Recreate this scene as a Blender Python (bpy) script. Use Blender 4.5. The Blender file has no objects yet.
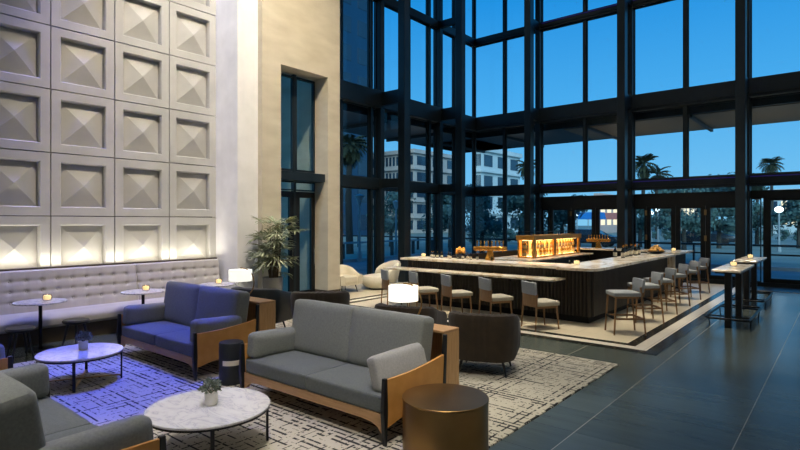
import bpy, bmesh, math, random
from mathutils import Vector, Matrix, noise
random.seed(7)
PI = math.pi
COL = bpy.context.scene.collection
rnd = random.uniform

# ---------------------------------------------------------------- materials
def lin(c):
    return tuple(((x/255)/12.92 if x/255 <= .04045 else ((x/255+.055)/1.055)**2.4) for x in c)+(1,)

class NT:
    def __init__(s, name):
        s.m = bpy.data.materials.new(name); s.m.use_nodes = True
        s.t = s.m.node_tree; s.n = s.t.nodes; s.l = s.t.links
        s.b = s.n['Principled BSDF']
    def node(s, typ, **kw):
        n = s.n.new(typ)
        for k, v in kw.items(): setattr(n, k, v)
        return n
    def link(s, a, b): s.l.new(a, b)
    def math(s, op, a, b=None, c=None, clamp=False):
        n = s.node('ShaderNodeMath', operation=op); n.use_clamp = clamp
        for i, v in enumerate((a, b, c)):
            if v is None: continue
            if isinstance(v, (int, float)): n.inputs[i].default_value = v
            else: s.link(v, n.inputs[i])
        return n.outputs[0]
    def coords(s, scale=(1, 1, 1), kind='Object', rot=(0, 0, 0)):
        t = s.node('ShaderNodeTexCoord'); m = s.node('ShaderNodeMapping')
        m.inputs['Scale'].default_value = scale; m.inputs['Rotation'].default_value = rot
        s.link(t.outputs[kind], m.inputs['Vector']); return m.outputs[0]
    def noise(s, vec, scale=5, detail=3, rough=.5, dist=0):
        n = s.node('ShaderNodeTexNoise'); n.inputs['Scale'].default_value = scale
        n.inputs['Detail'].default_value = detail; n.inputs['Roughness'].default_value = rough
        n.inputs['Distortion'].default_value = dist
        s.link(vec, n.inputs['Vector']); return n.outputs['Fac']
    def ramp(s, fac, stops):
        r = s.node('ShaderNodeValToRGB'); s.link(fac, r.inputs[0])
        e = r.color_ramp.elements
        while len(e) < len(stops): e.new(.5)
        for i, (p, c) in enumerate(stops):
            e[i].position = p; e[i].color = lin(c) if len(c) == 3 else c
        return r.outputs[0]
    def mix(s, fac, a, b):
        m = s.node('ShaderNodeMix', data_type='RGBA')
        s.link(fac, m.inputs[0])
        for v, i in ((a, 6), (b, 7)):
            if isinstance(v, tuple): m.inputs[i].default_value = lin(v)
            else: s.link(v, m.inputs[i])
        return m.outputs[2]
    def bump(s, h, strength=.3, dist=.01):
        b = s.node('ShaderNodeBump'); b.inputs['Strength'].default_value = strength
        b.inputs['Distance'].default_value = dist
        s.link(h, b.inputs['Height']); s.link(b.outputs[0], s.b.inputs['Normal'])

def mat(name, c, rough=.5, metal=0, c2=None, ns=6, stretch=(1, 1, 1), bump=0, bs=200, spec=.5, sheen=0, coat=0):
    k = NT(name)
    k.b.inputs['Roughness'].default_value = rough; k.b.inputs['Metallic'].default_value = metal
    k.b.inputs['Specular IOR Level'].default_value = spec
    k.b.inputs['Sheen Weight'].default_value = sheen
    k.b.inputs['Coat Weight'].default_value = coat
    if c2 is None: c2 = tuple(min(255, x*1.07) for x in c)
    v = k.coords(stretch); f = k.noise(v, ns, 4)
    k.link(k.ramp(f, [(.3, c), (.7, c2)]), k.b.inputs['Base Color'])
    if bump:
        k.bump(k.noise(k.coords(), bs, 2), bump, .004)
    return k.m

def emit(name, c, s):
    k = NT(name); k.b.inputs['Base Color'].default_value = lin(c)
    k.b.inputs['Emission Color'].default_value = lin(c); k.b.inputs['Emission Strength'].default_value = s
    return k.m

M = {}
M['wall'] = mat('plaster_white', (222, 221, 218), .7, bump=.1, bs=30, ns=2)
M['panel'] = mat('panel_gypsum', (170, 169, 163), .62, bump=.06, bs=40, ns=2)
M['groove'] = mat('panel_joint', (52, 50, 46), .9)
M['stone'] = mat('limestone', (188, 178, 155), .7, c2=(204, 195, 173), ns=1.4, stretch=(1, 1, 2.6), bump=.12, bs=22)
M['steel'] = mat('dark_bronze_steel', (28, 38, 43), .42, .2, c2=(33, 44, 50), ns=3)
M['steel2'] = mat('black_door_frame', (13, 18, 19), .45, .2)
M['ceil'] = mat('ceiling_dark', (60, 62, 64), .8)
M['soffit'] = mat('canopy_soffit', (110, 90, 64), .6, c2=(134, 110, 78), ns=5, stretch=(6, .6, 1))
M['canopy'] = mat('canopy_edge', (24, 34, 42), .5)
M['fabric'] = mat('grey_green_upholstery', (108, 111, 105), .95, c2=(122, 125, 118), ns=60, bump=.35, bs=420, sheen=.08)
M['seatfab'] = mat('seat_upholstery', (82, 87, 85), .95, c2=(94, 99, 96), ns=60, bump=.35, bs=420, sheen=.08)
M['pillow'] = mat('pale_grey_pillow', (140, 140, 134), .95, c2=(154, 153, 146), ns=60, bump=.35, bs=420, sheen=.08)
M['piping'] = mat('seam_piping', (72, 76, 76), .9)
M['oak'] = mat('oak', (168, 128, 80), .5, c2=(192, 152, 102), ns=5, stretch=(12, 12, 1), bump=.1, bs=60)
M['oakh'] = mat('oak_rail', (160, 122, 80), .5, c2=(182, 144, 100), ns=5, stretch=(1, 12, 12), bump=.1, bs=60)
M['leather'] = mat('tan_leather', (184, 130, 62), .5, c2=(198, 144, 76), ns=8, bump=.15, bs=120)
M['black'] = mat('black_painted_wood', (20, 22, 24), .4)
M['blackm'] = mat('black_metal', (24, 25, 27), .35, .6)
M['brown'] = mat('brown_velvet', (36, 26, 11), .9, c2=(48, 35, 16), ns=10, bump=.15, bs=160, sheen=.1)
M['dbrown'] = mat('dark_brown_velvet', (44, 37, 27), .8, c2=(54, 46, 34), ns=10, sheen=.1)
M['charc'] = mat('charcoal_leather', (26, 31, 33), .4, c2=(32, 38, 40), ns=6, bump=.1, bs=80)
M['cream'] = mat('cream_boucle', (214, 206, 184), .95, c2=(226, 220, 200), ns=50, bump=.5, bs=140, sheen=.2)
M['banq'] = mat('banquette_leather', (172, 168, 164), .5, c2=(182, 178, 174), ns=3, bump=.05, bs=90)
M['plinth'] = mat('dark_brown_plinth', (62, 52, 42), .6)
M['brass'] = mat('antique_brass', (134, 104, 62), .34, .9, c2=(150, 118, 72), ns=3)
M['gold'] = mat('polished_gold', (212, 156, 72), .25, .9)
M['goldw'] = mat('gilded_frame', (196, 142, 62), .4, .5)
M['walnut'] = mat('walnut_legs', (128, 96, 62), .5, c2=(146, 112, 76), ns=6, stretch=(10, 10, 1))
M['slat'] = mat('dark_fluted_wood', (38, 33, 26), .5, c2=(48, 42, 33), ns=5, stretch=(8, 8, 1))
M['slatb'] = mat('flute_recess', (12, 11, 10), .8)
M['grey'] = mat('stool_grey_fabric', (142, 148, 152), .9, c2=(156, 162, 166), ns=50, bump=.2, bs=300)
M['beige'] = mat('chair_seat_beige', (160, 156, 142), .9, c2=(172, 168, 154), ns=50, bump=.2, bs=300)
M['bottle'] = mat('amber_bottle', (206, 150, 60), .15, c2=(236, 196, 110), ns=9)
M['bottleg'] = mat('dark_bottle', (20, 24, 18), .12, coat=.5)
M['paper'] = mat('cream_label', (205, 196, 172), .7)
M['planter'] = mat('concrete_planter', (134, 132, 126), .8, bump=.1)
M['vase'] = mat('white_ceramic', (218, 214, 204), .45)
M['leafp'] = mat('palm_leaf', (88, 108, 60), .35, c2=(196, 198, 166), ns=9)
M['succ'] = mat('succulent_leaf', (84, 98, 84), .6, c2=(120, 128, 112), ns=30)
M['stem'] = mat('palm_stem', (86, 70, 46), .8)
M['flower'] = mat('orange_flower', (222, 150, 52), .8, c2=(240, 180, 84), ns=30)
M['fruit'] = mat('yellow_fruit', (222, 164, 78), .6, c2=(236, 188, 110), ns=20)
M['tree'] = mat('dusk_foliage', (60, 88, 86), .9, c2=(92, 122, 114), ns=2)
M['treeb'] = mat('palm_foliage_out', (44, 56, 42), .9, c2=(74, 78, 52), ns=2)
M['trunk'] = mat('tree_trunk', (60, 56, 50), .9)
M['asphalt'] = mat('asphalt', (126, 138, 126), .85, c2=(150, 160, 146), ns=.4)
M['side'] = mat('sidewalk', (106, 120, 128), .7, c2=(128, 140, 146), ns=.8)
M['kerb'] = mat('pale_kerb', (150, 158, 160), .7)
M['hotel'] = mat('hotel_render', (176, 164, 158), .8, c2=(196, 184, 176), ns=.2)
M['pinkb'] = mat('pink_render', (202, 170, 160), .8, c2=(214, 184, 172), ns=.2)
M['whiteb'] = mat('white_render', (196, 204, 204), .8, c2=(216, 222, 220), ns=.2)
M['wdark'] = mat('dark_window_glass', (40, 60, 76), .15)
M['tower'] = mat('tower_glass', (30, 64, 90), .3, c2=(26, 56, 82), ns=.1)
M['carp'] = mat('car_paint', (36, 46, 56), .25, .3)
M['rubber'] = mat('tyre_rubber', (14, 14, 15), .8)
M['lamp'] = emit('lamp_shade_lit', (246, 242, 228), 1.05)
M['globe'] = emit('street_globe_lit', (250, 250, 245), 4)
M['litwin'] = emit('lit_window', (255, 214, 170), 1.1)
M['flame'] = emit('candle_glow', (255, 226, 172), 1.3)
M['led'] = emit('cove_led', (255, 236, 204), 2.2)
M['ledg'] = emit('case_led', (255, 218, 150), 9)
M['amberglow'] = emit('amber_glow_fill', (250, 200, 120), 1.5)
M['uv'] = emit('violet_led', (60, 50, 170), .09)
M['awn'] = mat('blue_awning', (30, 120, 190), .7)
M['awnr'] = mat('pink_awning', (200, 120, 110), .7)
M['chrome'] = mat('chrome', (190, 190, 186), .2, 1)
M['hinge'] = mat('brass_hinge', (150, 128, 92), .35, .8)

def glass(name, tint, rough=0.0, fac=1.0, ior=1.45):
    k = NT(name); k.n.remove(k.b)
    tr = k.node('ShaderNodeBsdfTransparent'); tr.inputs[0].default_value = lin(tint)
    gl = k.node('ShaderNodeBsdfGlossy'); gl.inputs['Roughness'].default_value = rough
    fr = k.node('ShaderNodeFresnel'); fr.inputs[0].default_value = ior
    mx = k.node('ShaderNodeMixShader')
    geo = k.node('ShaderNodeNewGeometry')
    k.link(k.math('MULTIPLY', k.math('MULTIPLY', fr.outputs[0], fac), k.math('SUBTRACT', 1, geo.outputs['Backfacing'])), mx.inputs[0])
    k.link(tr.outputs[0], mx.inputs[1]); k.link(gl.outputs[0], mx.inputs[2])
    k.link(mx.outputs[0], k.n['Material Output'].inputs[0]); return k.m
M['glass'] = glass('window_glass', (236, 246, 250), fac=.7)
M['cglass'] = glass('clear_glass', (240, 238, 230), fac=1)

def marble(name, base, vein, rough=.18, scale=2.2, st=(1, 1, 1)):
    k = NT(name); k.b.inputs['Roughness'].default_value = rough
    v = k.coords(st)
    n = k.noise(v, scale, 8, .6, 1.4)
    a = k.math('ABSOLUTE', k.math('SUBTRACT', n, .5))
    c = k.ramp(a, [(0, vein), (.018, tuple((x*2+y)/3 for x, y in zip(base, vein))), (.09, base)])
    k.link(c, k.b.inputs['Base Color']); return k.m
M['marble'] = marble('white_gold_marble', (240, 234, 220), (186, 160, 124), .18, 1.3, (1, 1, 1))
M['carrara'] = marble('carrara_marble', (190, 189, 188), (160, 161, 166), .08, 2.4, (1, 2.2, 1))
M['tmarble'] = marble('cocktail_marble', (214, 214, 218), (150, 152, 162), .2, 6)

def floor_mat(name, c1, c2, grout, px, ox, py, oy, rough, gw=.006, strk=1.0, groutx=None):
    k = NT(name)
    tc = k.node('ShaderNodeTexCoord'); sx = k.node('ShaderNodeSeparateXYZ'); k.link(tc.outputs['Object'], sx.inputs[0])
    def line(o, p, off, w):
        f = k.math('FRACT', k.math('DIVIDE', k.math('SUBTRACT', o, off), p))
        d = k.math('MULTIPLY', k.math('MINIMUM', f, k.math('SUBTRACT', 1, f)), p)
        return k.math('LESS_THAN', d, w)
    lx = line(sx.outputs[0], px, ox, gw); ly = line(sx.outputs[1], py, oy, gw*.55)
    ti = k.math('ADD', k.math('FLOOR', k.math('DIVIDE', k.math('SUBTRACT', sx.outputs[0], ox), px)),
                k.math('MULTIPLY', k.math('FLOOR', k.math('DIVIDE', k.math('SUBTRACT', sx.outputs[1], oy), py)), 7.31))
    wn = k.node('ShaderNodeTexWhiteNoise', noise_dimensions='1D'); k.link(ti, wn.inputs['W'])
    v = k.coords((.6, 5, 1)); n = k.noise(v, 1.6, 6, .6, .4)
    n2 = k.noise(k.coords((1.2, 16, 1)), 2.4, 5, .6)
    f = k.math('ADD', k.math('MULTIPLY', wn.outputs[0], .3), k.math('ADD', k.math('MULTIPLY', n, .45*strk), k.math('MULTIPLY', n2, .25*strk)))
    base = k.mix(f, c1, c2)
    c = k.mix(ly, base, tuple((a+b)/2*.7+0 for a, b in zip(c1, c1)))
    c = k.mix(lx, c, grout)
    k.link(c, k.b.inputs['Base Color'])
    r = k.math('ADD', k.math('MULTIPLY', n2, .12), rough-.06); k.link(r, k.b.inputs['Roughness'])
    k.bump(k.math('SUBTRACT', 1, k.math('MAXIMUM', lx, ly)), .15, .002)
    return k.m
M['floor'] = floor_mat('slate_tile', (50, 58, 55), (98, 106, 98), (150, 142, 126), 1.22, -.76, .61, .1, .23, .004)
M['creamfl'] = floor_mat('cream_tile', (190, 180, 156), (212, 203, 180), (150, 140, 118), 1.2, -2.51, .6, 9.0, .3, .004)
M['white_st'] = floor_mat('white_stone_band', (204, 198, 182), (222, 216, 202), (150, 144, 130), 1.2, 0, 1.2, 0, .25, .003)
def mosaic():
    k = NT('black_mosaic'); v = k.node('ShaderNodeTexVoronoi'); v.inputs['Scale'].default_value = 38
    k.link(k.coords(), v.inputs['Vector'])
    sp = k.node('ShaderNodeSeparateColor'); k.link(v.outputs['Color'], sp.inputs[0])
    k.link(k.ramp(sp.outputs[0], [(.0, (14, 17, 17)), (.7, (34, 38, 36)), (.93, (52, 56, 50)), (.97, (120, 116, 96))]), k.b.inputs['Base Color'])
    k.b.inputs['Roughness'].default_value = .2; return k.m
M['mosaic'] = mosaic()
M['floor'].node_tree.nodes['Principled BSDF'].inputs['Specular IOR Level'].default_value = .45

def rug():
    k = NT('rug_woven')
    tc = k.node('ShaderNodeTexCoord'); sx = k.node('ShaderNodeSeparateXYZ')
    wob = k.node('ShaderNodeTexNoise'); wob.inputs['Scale'].default_value = 6; wob.inputs['Detail'].default_value = 3
    k.link(tc.outputs['Object'], wob.inputs['Vector'])
    ad = k.node('ShaderNodeVectorMath', operation='MULTIPLY_ADD')
    k.link(wob.outputs['Color'], ad.inputs[0]); ad.inputs[1].default_value = (.014, .014, 0); k.link(tc.outputs['Object'], ad.inputs[2])
    k.link(ad.outputs[0], sx.inputs[0])
    def lines(o, other, p, w, thr, seed):
        q = k.math('DIVIDE', o, p); fl = k.math('FLOOR', q); f = k.math('ABSOLUTE', k.math('SUBTRACT', k.math('FRACT', q), .5))
        wn = k.node('ShaderNodeTexWhiteNoise', noise_dimensions='1D'); k.link(k.math('ADD', fl, seed), wn.inputs['W'])
        # dash pattern along the other axis, offset per line
        n = k.node('ShaderNodeTexNoise', noise_dimensions='2D'); n.inputs['Scale'].default_value = 1; n.inputs['Detail'].default_value = 4
        n.inputs['Roughness'].default_value = .75
        cb = k.node('ShaderNodeCombineXYZ'); k.link(k.math('MULTIPLY', fl, 3.7), cb.inputs[0]); k.link(k.math('MULTIPLY', other, 7.0), cb.inputs[1])
        k.link(cb.outputs[0], n.inputs['Vector'])
        wv = k.math('MULTIPLY', k.math('ADD', wn.outputs[0], .35), w)
        on = k.math('GREATER_THAN', k.math('ADD', n.outputs['Fac'], k.math('MULTIPLY', wn.outputs[0], .12)), thr)
        return k.math('MULTIPLY', k.math('LESS_THAN', f, wv), on)
    a = lines(sx.outputs[0], sx.outputs[1], .085, .11, .565, 3.1)
    b = lines(sx.outputs[1], sx.outputs[0], .07, .17, .555, 9.7)
    g = k.math('MAXIMUM', a, b)
    fine = k.noise(k.coords((1, 6, 1)), 18, 4, .7)
    big = k.noise(k.coords(), .9, 2)
    basec = k.mix(k.math('ADD', k.math('MULTIPLY', fine, .6), k.math('MULTIPLY', big, .4)), (146, 140, 124), (198, 191, 172))
    k.link(k.mix(g, basec, (30, 31, 30)), k.b.inputs['Base Color'])
    k.b.inputs['Roughness'].default_value = .95
    k.bump(k.noise(k.coords(), 220, 2), .5, .006)
    return k.m
M['rug'] = rug()

# ---------------------------------------------------------------- mesh helpers
def new(): return bmesh.new()
def box(bm, x0, x1, y0, y1, z0, z1, mi=0):
    v = [bm.verts.new(p) for p in ((x0,y0,z0),(x1,y0,z0),(x1,y1,z0),(x0,y1,z0),(x0,y0,z1),(x1,y0,z1),(x1,y1,z1),(x0,y1,z1))]
    for f in ((0,3,2,1),(4,5,6,7),(0,1,5,4),(1,2,6,5),(2,3,7,6),(3,0,4,7)):
        bm.faces.new([v[i] for i in f]).material_index = mi
    return v
def bev(bm, r, seg=2):
    bmesh.ops.bevel(bm, geom=[e for e in bm.edges], offset=r, segments=seg, profile=.5, affect='EDGES', clamp_overlap=True); return bm
def rbox(x0, x1, y0, y1, z0, z1, r=.01, seg=2):
    bm = new(); box(bm, x0, x1, y0, y1, z0, z1); bev(bm, r, seg); return bm
def taper(bm, p0, p1, r0, r1, n=8, sq=False):
    """tapered bar from p0 to p1"""
    p0 = Vector(p0); p1 = Vector(p1); d = (p1-p0).normalized()
    a = d.orthogonal().normalized() if abs(d.z) < .9 else Vector((1, 0, 0)); a = (a-d*a.dot(d)).normalized(); b = d.cross(a)
    rings = []
    for p, r in ((p0, r0), (p1, r1)):
        ring = []
        for i in range(n):
            t = 2*PI*(i+.5)/n
            ring.append(bm.verts.new(p+(a*math.cos(t)+b*math.sin(t))*r))
        rings.append(ring)
    for i in range(n):
        bm.faces.new((rings[0][i], rings[0][(i+1) % n], rings[1][(i+1) % n], rings[1][i]))
    bm.faces.new(list(reversed(rings[0]))); bm.faces.new(rings[1])
def tube(bm, pts, r, n=8, r1=None):
    pts = [Vector(p) for p in pts]; rings = []
    for i, p in enumerate(pts):
        d = (pts[min(i+1, len(pts)-1)]-pts[max(i-1, 0)]).normalized()
        if i == 0: a = d.orthogonal().normalized()
        a = (a-d*a.dot(d)).normalized(); b = d.cross(a)
        rr = r if r1 is None else r+(r1-r)*i/(len(pts)-1)
        rings.append([bm.verts.new(p+(a*math.cos(2*PI*k/n)+b*math.sin(2*PI*k/n))*rr) for k in range(n)])
    for i in range(len(rings)-1):
        for k in range(n):
            bm.faces.new((rings[i][k], rings[i][(k+1) % n], rings[i+1][(k+1) % n], rings[i+1][k]))
    bm.faces.new(list(reversed(rings[0]))); bm.faces.new(rings[-1])
def lathe(bm, prof, n=24, c=(0, 0, 0), sx=1, sy=1):
    """prof: list of (r, z)"""
    rings = []
    for r, z in prof:
        if r < 1e-5: rings.append([bm.verts.new((c[0], c[1], c[2]+z))])
        else: rings.append([bm.verts.new((c[0]+r*sx*math.cos(2*PI*k/n), c[1]+r*sy*math.sin(2*PI*k/n), c[2]+z)) for k in range(n)])
    for a, b in zip(rings, rings[1:]):
        for k in range(n):
            k2 = (k+1) % n
            if len(a) == 1 and len(b) > 1: bm.faces.new((a[0], b[k2], b[k]))
            elif len(b) == 1 and len(a) > 1: bm.faces.new((a[k], a[k2], b[0]))
            elif len(a) > 1: bm.faces.new((a[k], a[k2], b[k2], b[k]))
    return bm
def disc(bm, r, z0, z1, n=48, c=(0, 0), b=.004):
    lathe(bm, [(0, z0), (r-b, z0), (r, z0+b), (r, z1-b), (r-b, z1), (0, z1)], n, (c[0], c[1], 0))
def prism(bm, poly, ax, a0, a1):
    """poly list of 2D points extruded along axis ax ('x': poly=(y,z); 'y': (x,z); 'z': (x,y))"""
    def P(p, a): return {'x': (a, p[0], p[1]), 'y': (p[0], a, p[1]), 'z': (p[0], p[1], a)}[ax]
    A = [bm.verts.new(P(p, a0)) for p in poly]; B = [bm.verts.new(P(p, a1)) for p in poly]
    n = len(poly)
    for i in range(n): bm.faces.new((A[i], A[(i+1) % n], B[(i+1) % n], B[i]))
    bm.faces.new(list(reversed(A))); bm.faces.new(B)
def sphere(bm, c, r, u=16, v=10, s=(1, 1, 1)):
    bmesh.ops.create_uvsphere(bm, u_segments=u, v_segments=v, radius=1, matrix=Matrix.Translation(c) @ Matrix.Diagonal((r*s[0], r*s[1], r*s[2], 1)))
def cushion(sx, sy, sz, e=5, puff=.12, n=10, seed=0):
    """soft box centred at the origin: rounded edges, domed faces, slight wrinkles"""
    bm = new(); bmesh.ops.create_cube(bm, size=2)
    bmesh.ops.subdivide_edges(bm, edges=bm.edges[:], cuts=n, use_grid_fill=True)
    hx, hy, hz = sx/2, sy/2, sz/2; m = min(hx, hy, hz); r = m*2/e
    for v in bm.verts:
        p = Vector((v.co.x*hx, v.co.y*hy, v.co.z*hz))
        q = Vector((max(-(hx-r), min(hx-r, p.x)), max(-(hy-r), min(hy-r, p.y)), max(-(hz-r), min(hz-r, p.z))))
        d = p-q
        if d.length > 1e-6: p = q+d.normalized()*r
        a = 1-min(1, abs(v.co.x)**2.5); b = 1-min(1, abs(v.co.y)**2.5); c = 1-min(1, abs(v.co.z)**2.5)
        if hz == m: p.z += math.copysign(puff*hz*a*b, v.co.z)*abs(v.co.z)
        elif hy == m: p.y += math.copysign(puff*hy*a*c, v.co.y)*abs(v.co.y)
        else: p.x += math.copysign(puff*hx*b*c, v.co.x)*abs(v.co.x)
        w = noise.noise(Vector((p.x*5+seed, p.y*5, p.z*5)))*.006
        p += p.normalized()*w
        v.co = p
    return bm
def xf(bm, loc=(0, 0, 0), rot=(0, 0, 0), s=None):
    m = Matrix.Translation(loc) @ Matrix.Rotation(rot[2], 4, 'Z') @ Matrix.Rotation(rot[1], 4, 'Y') @ Matrix.Rotation(rot[0], 4, 'X')
    if s: m = m @ Matrix.Diagonal((*s, 1))
    bmesh.ops.transform(bm, matrix=m, verts=bm.verts[:]); return bm

def obj(name, bm, m, parent=None, smooth=False, loc=None, label=None, mats=None):
    bmesh.ops.recalc_face_normals(bm, faces=bm.faces[:])
    me = bpy.data.meshes.new(name)
    if smooth:
        for f in bm.faces: f.smooth = True
    bm.to_mesh(me); bm.free()
    for mm in (mats or [m]): me.materials.append(M[mm])
    if smooth:
        try: me.set_sharp_from_angle(angle=math.radians(42))
        except Exception: pass
    o = bpy.data.objects.new(name, me); COL.objects.link(o)
    if parent: o.parent = parent
    if loc: o.location = loc
    if label: o['label'] = label
    return o
def tag(o, label, cat, group=None, kind=None):
    o['label'] = label; o['category'] = cat
    if group: o['group'] = group
    if kind: o['kind'] = kind
    return o
def thing(name, label, cat, loc=(0, 0, 0), rz=0, group=None):
    o = bpy.data.objects.new(name, None); COL.objects.link(o); o.empty_display_size = .1
    o.location = loc; o.rotation_euler = (0, 0, rz)
    return tag(o, label, cat, group)
def struct(name, bm, m, parent=None, smooth=False, mats=None):
    o = obj(name, bm, m, parent, smooth, mats=mats)
    if parent is None: o['kind'] = 'structure'
    return o
def dup(root, loc, rz=0, label=None, group=None, cat=None):
    r = root.copy(); COL.objects.link(r); r.location = loc; r.rotation_euler = (0, 0, rz)
    if label: r['label'] = label
    if group: r['group'] = group
    if cat: r['category'] = cat
    for ch in list(root.children):
        c = ch.copy(); COL.objects.link(c); c.parent = r
        for g in list(ch.children):
            d = g.copy(); COL.objects.link(d); d.parent = c
    return r

# ---------------------------------------------------------------- camera
cam = bpy.data.cameras.new('camera'); cam.lens = 537*36/800; cam.sensor_width = 36; cam.sensor_fit = 'HORIZONTAL'
cam.shift_y = -3.5/800; cam.clip_end = 600; cam.clip_start = .05
co = bpy.data.objects.new('camera', cam); COL.objects.link(co)
co.location = (0, 0, 2.0); co.rotation_euler = (PI/2, 0, math.radians(39.65))
bpy.context.scene.camera = co

# ---------------------------------------------------------------- setting: shell
XG, YG, H = -12.4, 20.0, 12.6
bm = new(); box(bm, -12.6, 4.6, -3.1, 20.15, -.2, 0); struct('floor', bm, 'floor')
# cream inlay around the bar with black / white bands, set flush
n_trim = [0]
def trim(bm, m, smooth=False, mats=None):
    n_trim[0] += 1
    return struct('trim_%d' % n_trim[0], bm, m, smooth=smooth, mats=mats)
def ring(o, i, z0, z1):
    """band between two nested corner outlines: (x_left, x_right, y_front)"""
    bm = new()
    box(bm, o[0], o[1], o[2], i[2], z0, z1)
    box(bm, i[1], o[1], i[2], 19.6, z0, z1)
    box(bm, o[0], i[0], i[2], 19.6, z0, z1)
    return bm
L0 = (-9.28, -2.74, 9.16); L1 = (-9.44, -2.58, 9.0); L2 = (-9.64, -2.36, 8.80); L3 = (-9.80, -2.16, 8.62)
bm = new(); box(bm, L0[0], L0[1], L0[2], 19.6, .0, .006); trim(bm, 'creamfl')
trim(ring(L1, L0, 0, .006), 'mosaic'); trim(ring(L2, L1, 0, .006), 'white_st'); trim(ring(L3, L2, 0, .006), 'mosaic')
bm = new(); box(bm, -12.35, L3[0], 9.76, 19.6, 0, .006); trim(bm, 'creamfl')

# left wall of pyramid panels
def panel_wall():
    bm = new()
    py, pz = 1.11, 1.152
    y1 = 6.79; xw = -11.1
    ny, nz = 9, 11
    z00 = 2.10-2*pz
    fb, lip, dep = .15, .018, .13
    for i in range(ny):
        ya, yb = y1-(i+1)*py+.008, y1-i*py-.008
        for k in range(nz):
            za, zb = z00+k*pz+.008, z00+(k+1)*pz-.008
            def rect(ins, x):
                return [bm.verts.new((x, a, b)) for a, b in ((ya+ins, za+ins), (yb-ins, za+ins), (yb-ins, zb-ins), (ya+ins, zb-ins))]
            rs = [rect(0, xw-.18), rect(0, xw-.004), rect(.004, xw), rect(fb, xw), rect(fb+.004, xw-.004), rect(fb+lip, xw-.03), rect(fb+lip+.003, xw-dep)]
            for a, b in zip(rs, rs[1:]):
                for j in range(4): bm.faces.new((a[j], a[(j+1) % 4], b[(j+1) % 4], b[j]))
            ap = bm.verts.new((xw-.005, (ya+yb)/2, (za+zb)/2)); r = rs[-1]
            for j in range(4): bm.faces.new((r[j], r[(j+1) % 4], ap))
    return bm
struct('wall_left', panel_wall(), 'panel')
bm = new(); box(bm, -11.5, -11.27, -3.3, 6.8, 0, H); trim(bm, 'groove')
bm = new(); box(bm, -11.5, -10.25, 6.79, 7.35, 0, H); trim(bm, 'wall')          # white pilaster
# limestone wall with tall opening
bm = new()
box(bm, -10.67, -10.1, 7.32, 7.85, 0, H); box(bm, -10.67, -10.1, 9.32, 9.74, 0, H); box(bm, -10.67, -10.1, 7.85, 9.32, 5.66, H)
box(bm, -12.55, -10.67, 9.5, 9.74, 0, H); box(bm, -11.5, -10.67, 7.35, 7.6, 0, H)
trim(bm, 'stone')
bm = new(); box(bm, -18, -12.55, 9.5, 9.74, -.05, 5.6); trim(bm, 'steel2')  # added dark wall outside, blocks the bright view through the limestone opening
bm = new(); box(bm, -10.67, -10.085, 9.3, 9.755, 0, .25); box(bm, -12.5, -10.67, 9.6, 9.755, 0, .15)
o = struct('baseboard_left', bm, 'plinth')
# far and right / rear envelope
bm = new(); box(bm, -11.5, 4.8, -3.3, -3.1, 0, H); struct('wall_back', bm, 'wall')
bm = new(); box(bm, 4.6, 4.8, -3.1, 20.1, 0, H); struct('wall_right', bm, 'wall')
bm = new(); box(bm, -12.6, 4.8, -3.3, 20.2, H, H+.2); struct('ceiling', bm, 'ceil')

# curtain walls: members
tiers = [(0.12, 3.11), (3.47, 5.87), (6.45, 9.56), (9.86, H-.05)]
xs_major = [-9.35, -5.87, -2.38, 1.1]
xs_minor = [-10.9, -7.52, -4.11, -.62, 2.8]
ys_major = [10.3, 13.77, 17.25]
ys_minor = [11.95, 13.36, 15.4, 16.66, 18.45]
for z0, z1, d in ((3.11, 3.47, .3), (5.87, 6.45, .5), (9.56, 9.86, .3)):
    bm = new(); box(bm, XG, 4.6, YG-d/2, YG+.1, z0, z1); bev(bm, .012, 1)
    box(bm, XG, 4.6, YG-d/2-.03, YG-d/2, z0+.10, z0+.16)
    trim(bm, 'steel')
    bm = new(); box(bm, XG-.1, XG+d/2, 9.74, YG-.2, z0, z1); bev(bm, .012, 1); trim(bm, 'steel')
# violet LED line along the transoms
for z in (3.40, 9.80):
    bm = new(); box(bm, -9.2, 4.5, YG-.165, YG-.152, z-.012, z+.012); trim(bm, 'uv')
bm = new(); box(bm, XG, 4.6, YG-.08, YG+.08, 0, .12); trim(bm, 'steel')
bm = new(); box(bm, XG-.08, XG+.08, 9.74, YG, 0, .12); trim(bm, 'steel')
bm = new(); box(bm, XG, 4.6, YG-.2, YG+.1, H-.25, H); box(bm, XG-.1, XG+.2, 9.74, YG, H-.25, H); trim(bm, 'steel')
for x in xs_major:
    bm = new(); box(bm, x-.10, x+.10, YG-.22, YG+.12, 0, H); bev(bm, .01, 1); trim(bm, 'steel')
for x in xs_minor:
    bm = new(); box(bm, x-.055, x+.055, YG-.1, YG+.08, 3.4 if x > -9 else 0, H); trim(bm, 'steel')
for y in ys_major:
    bm = new(); box(bm, XG-.12, XG+.22, y-.1, y+.1, 0, H); bev(bm, .01, 1); trim(bm, 'steel')
for y in ys_minor:
    bm = new(); box(bm, XG-.08, XG+.1, y-.055, y+.055, 0, H); trim(bm, 'steel')
bm = new(); box(bm, XG-.08, XG+.05, YG-.05, YG+.08, 0, H); trim(bm, 'goldw' if 0 else 'steel')
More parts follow.
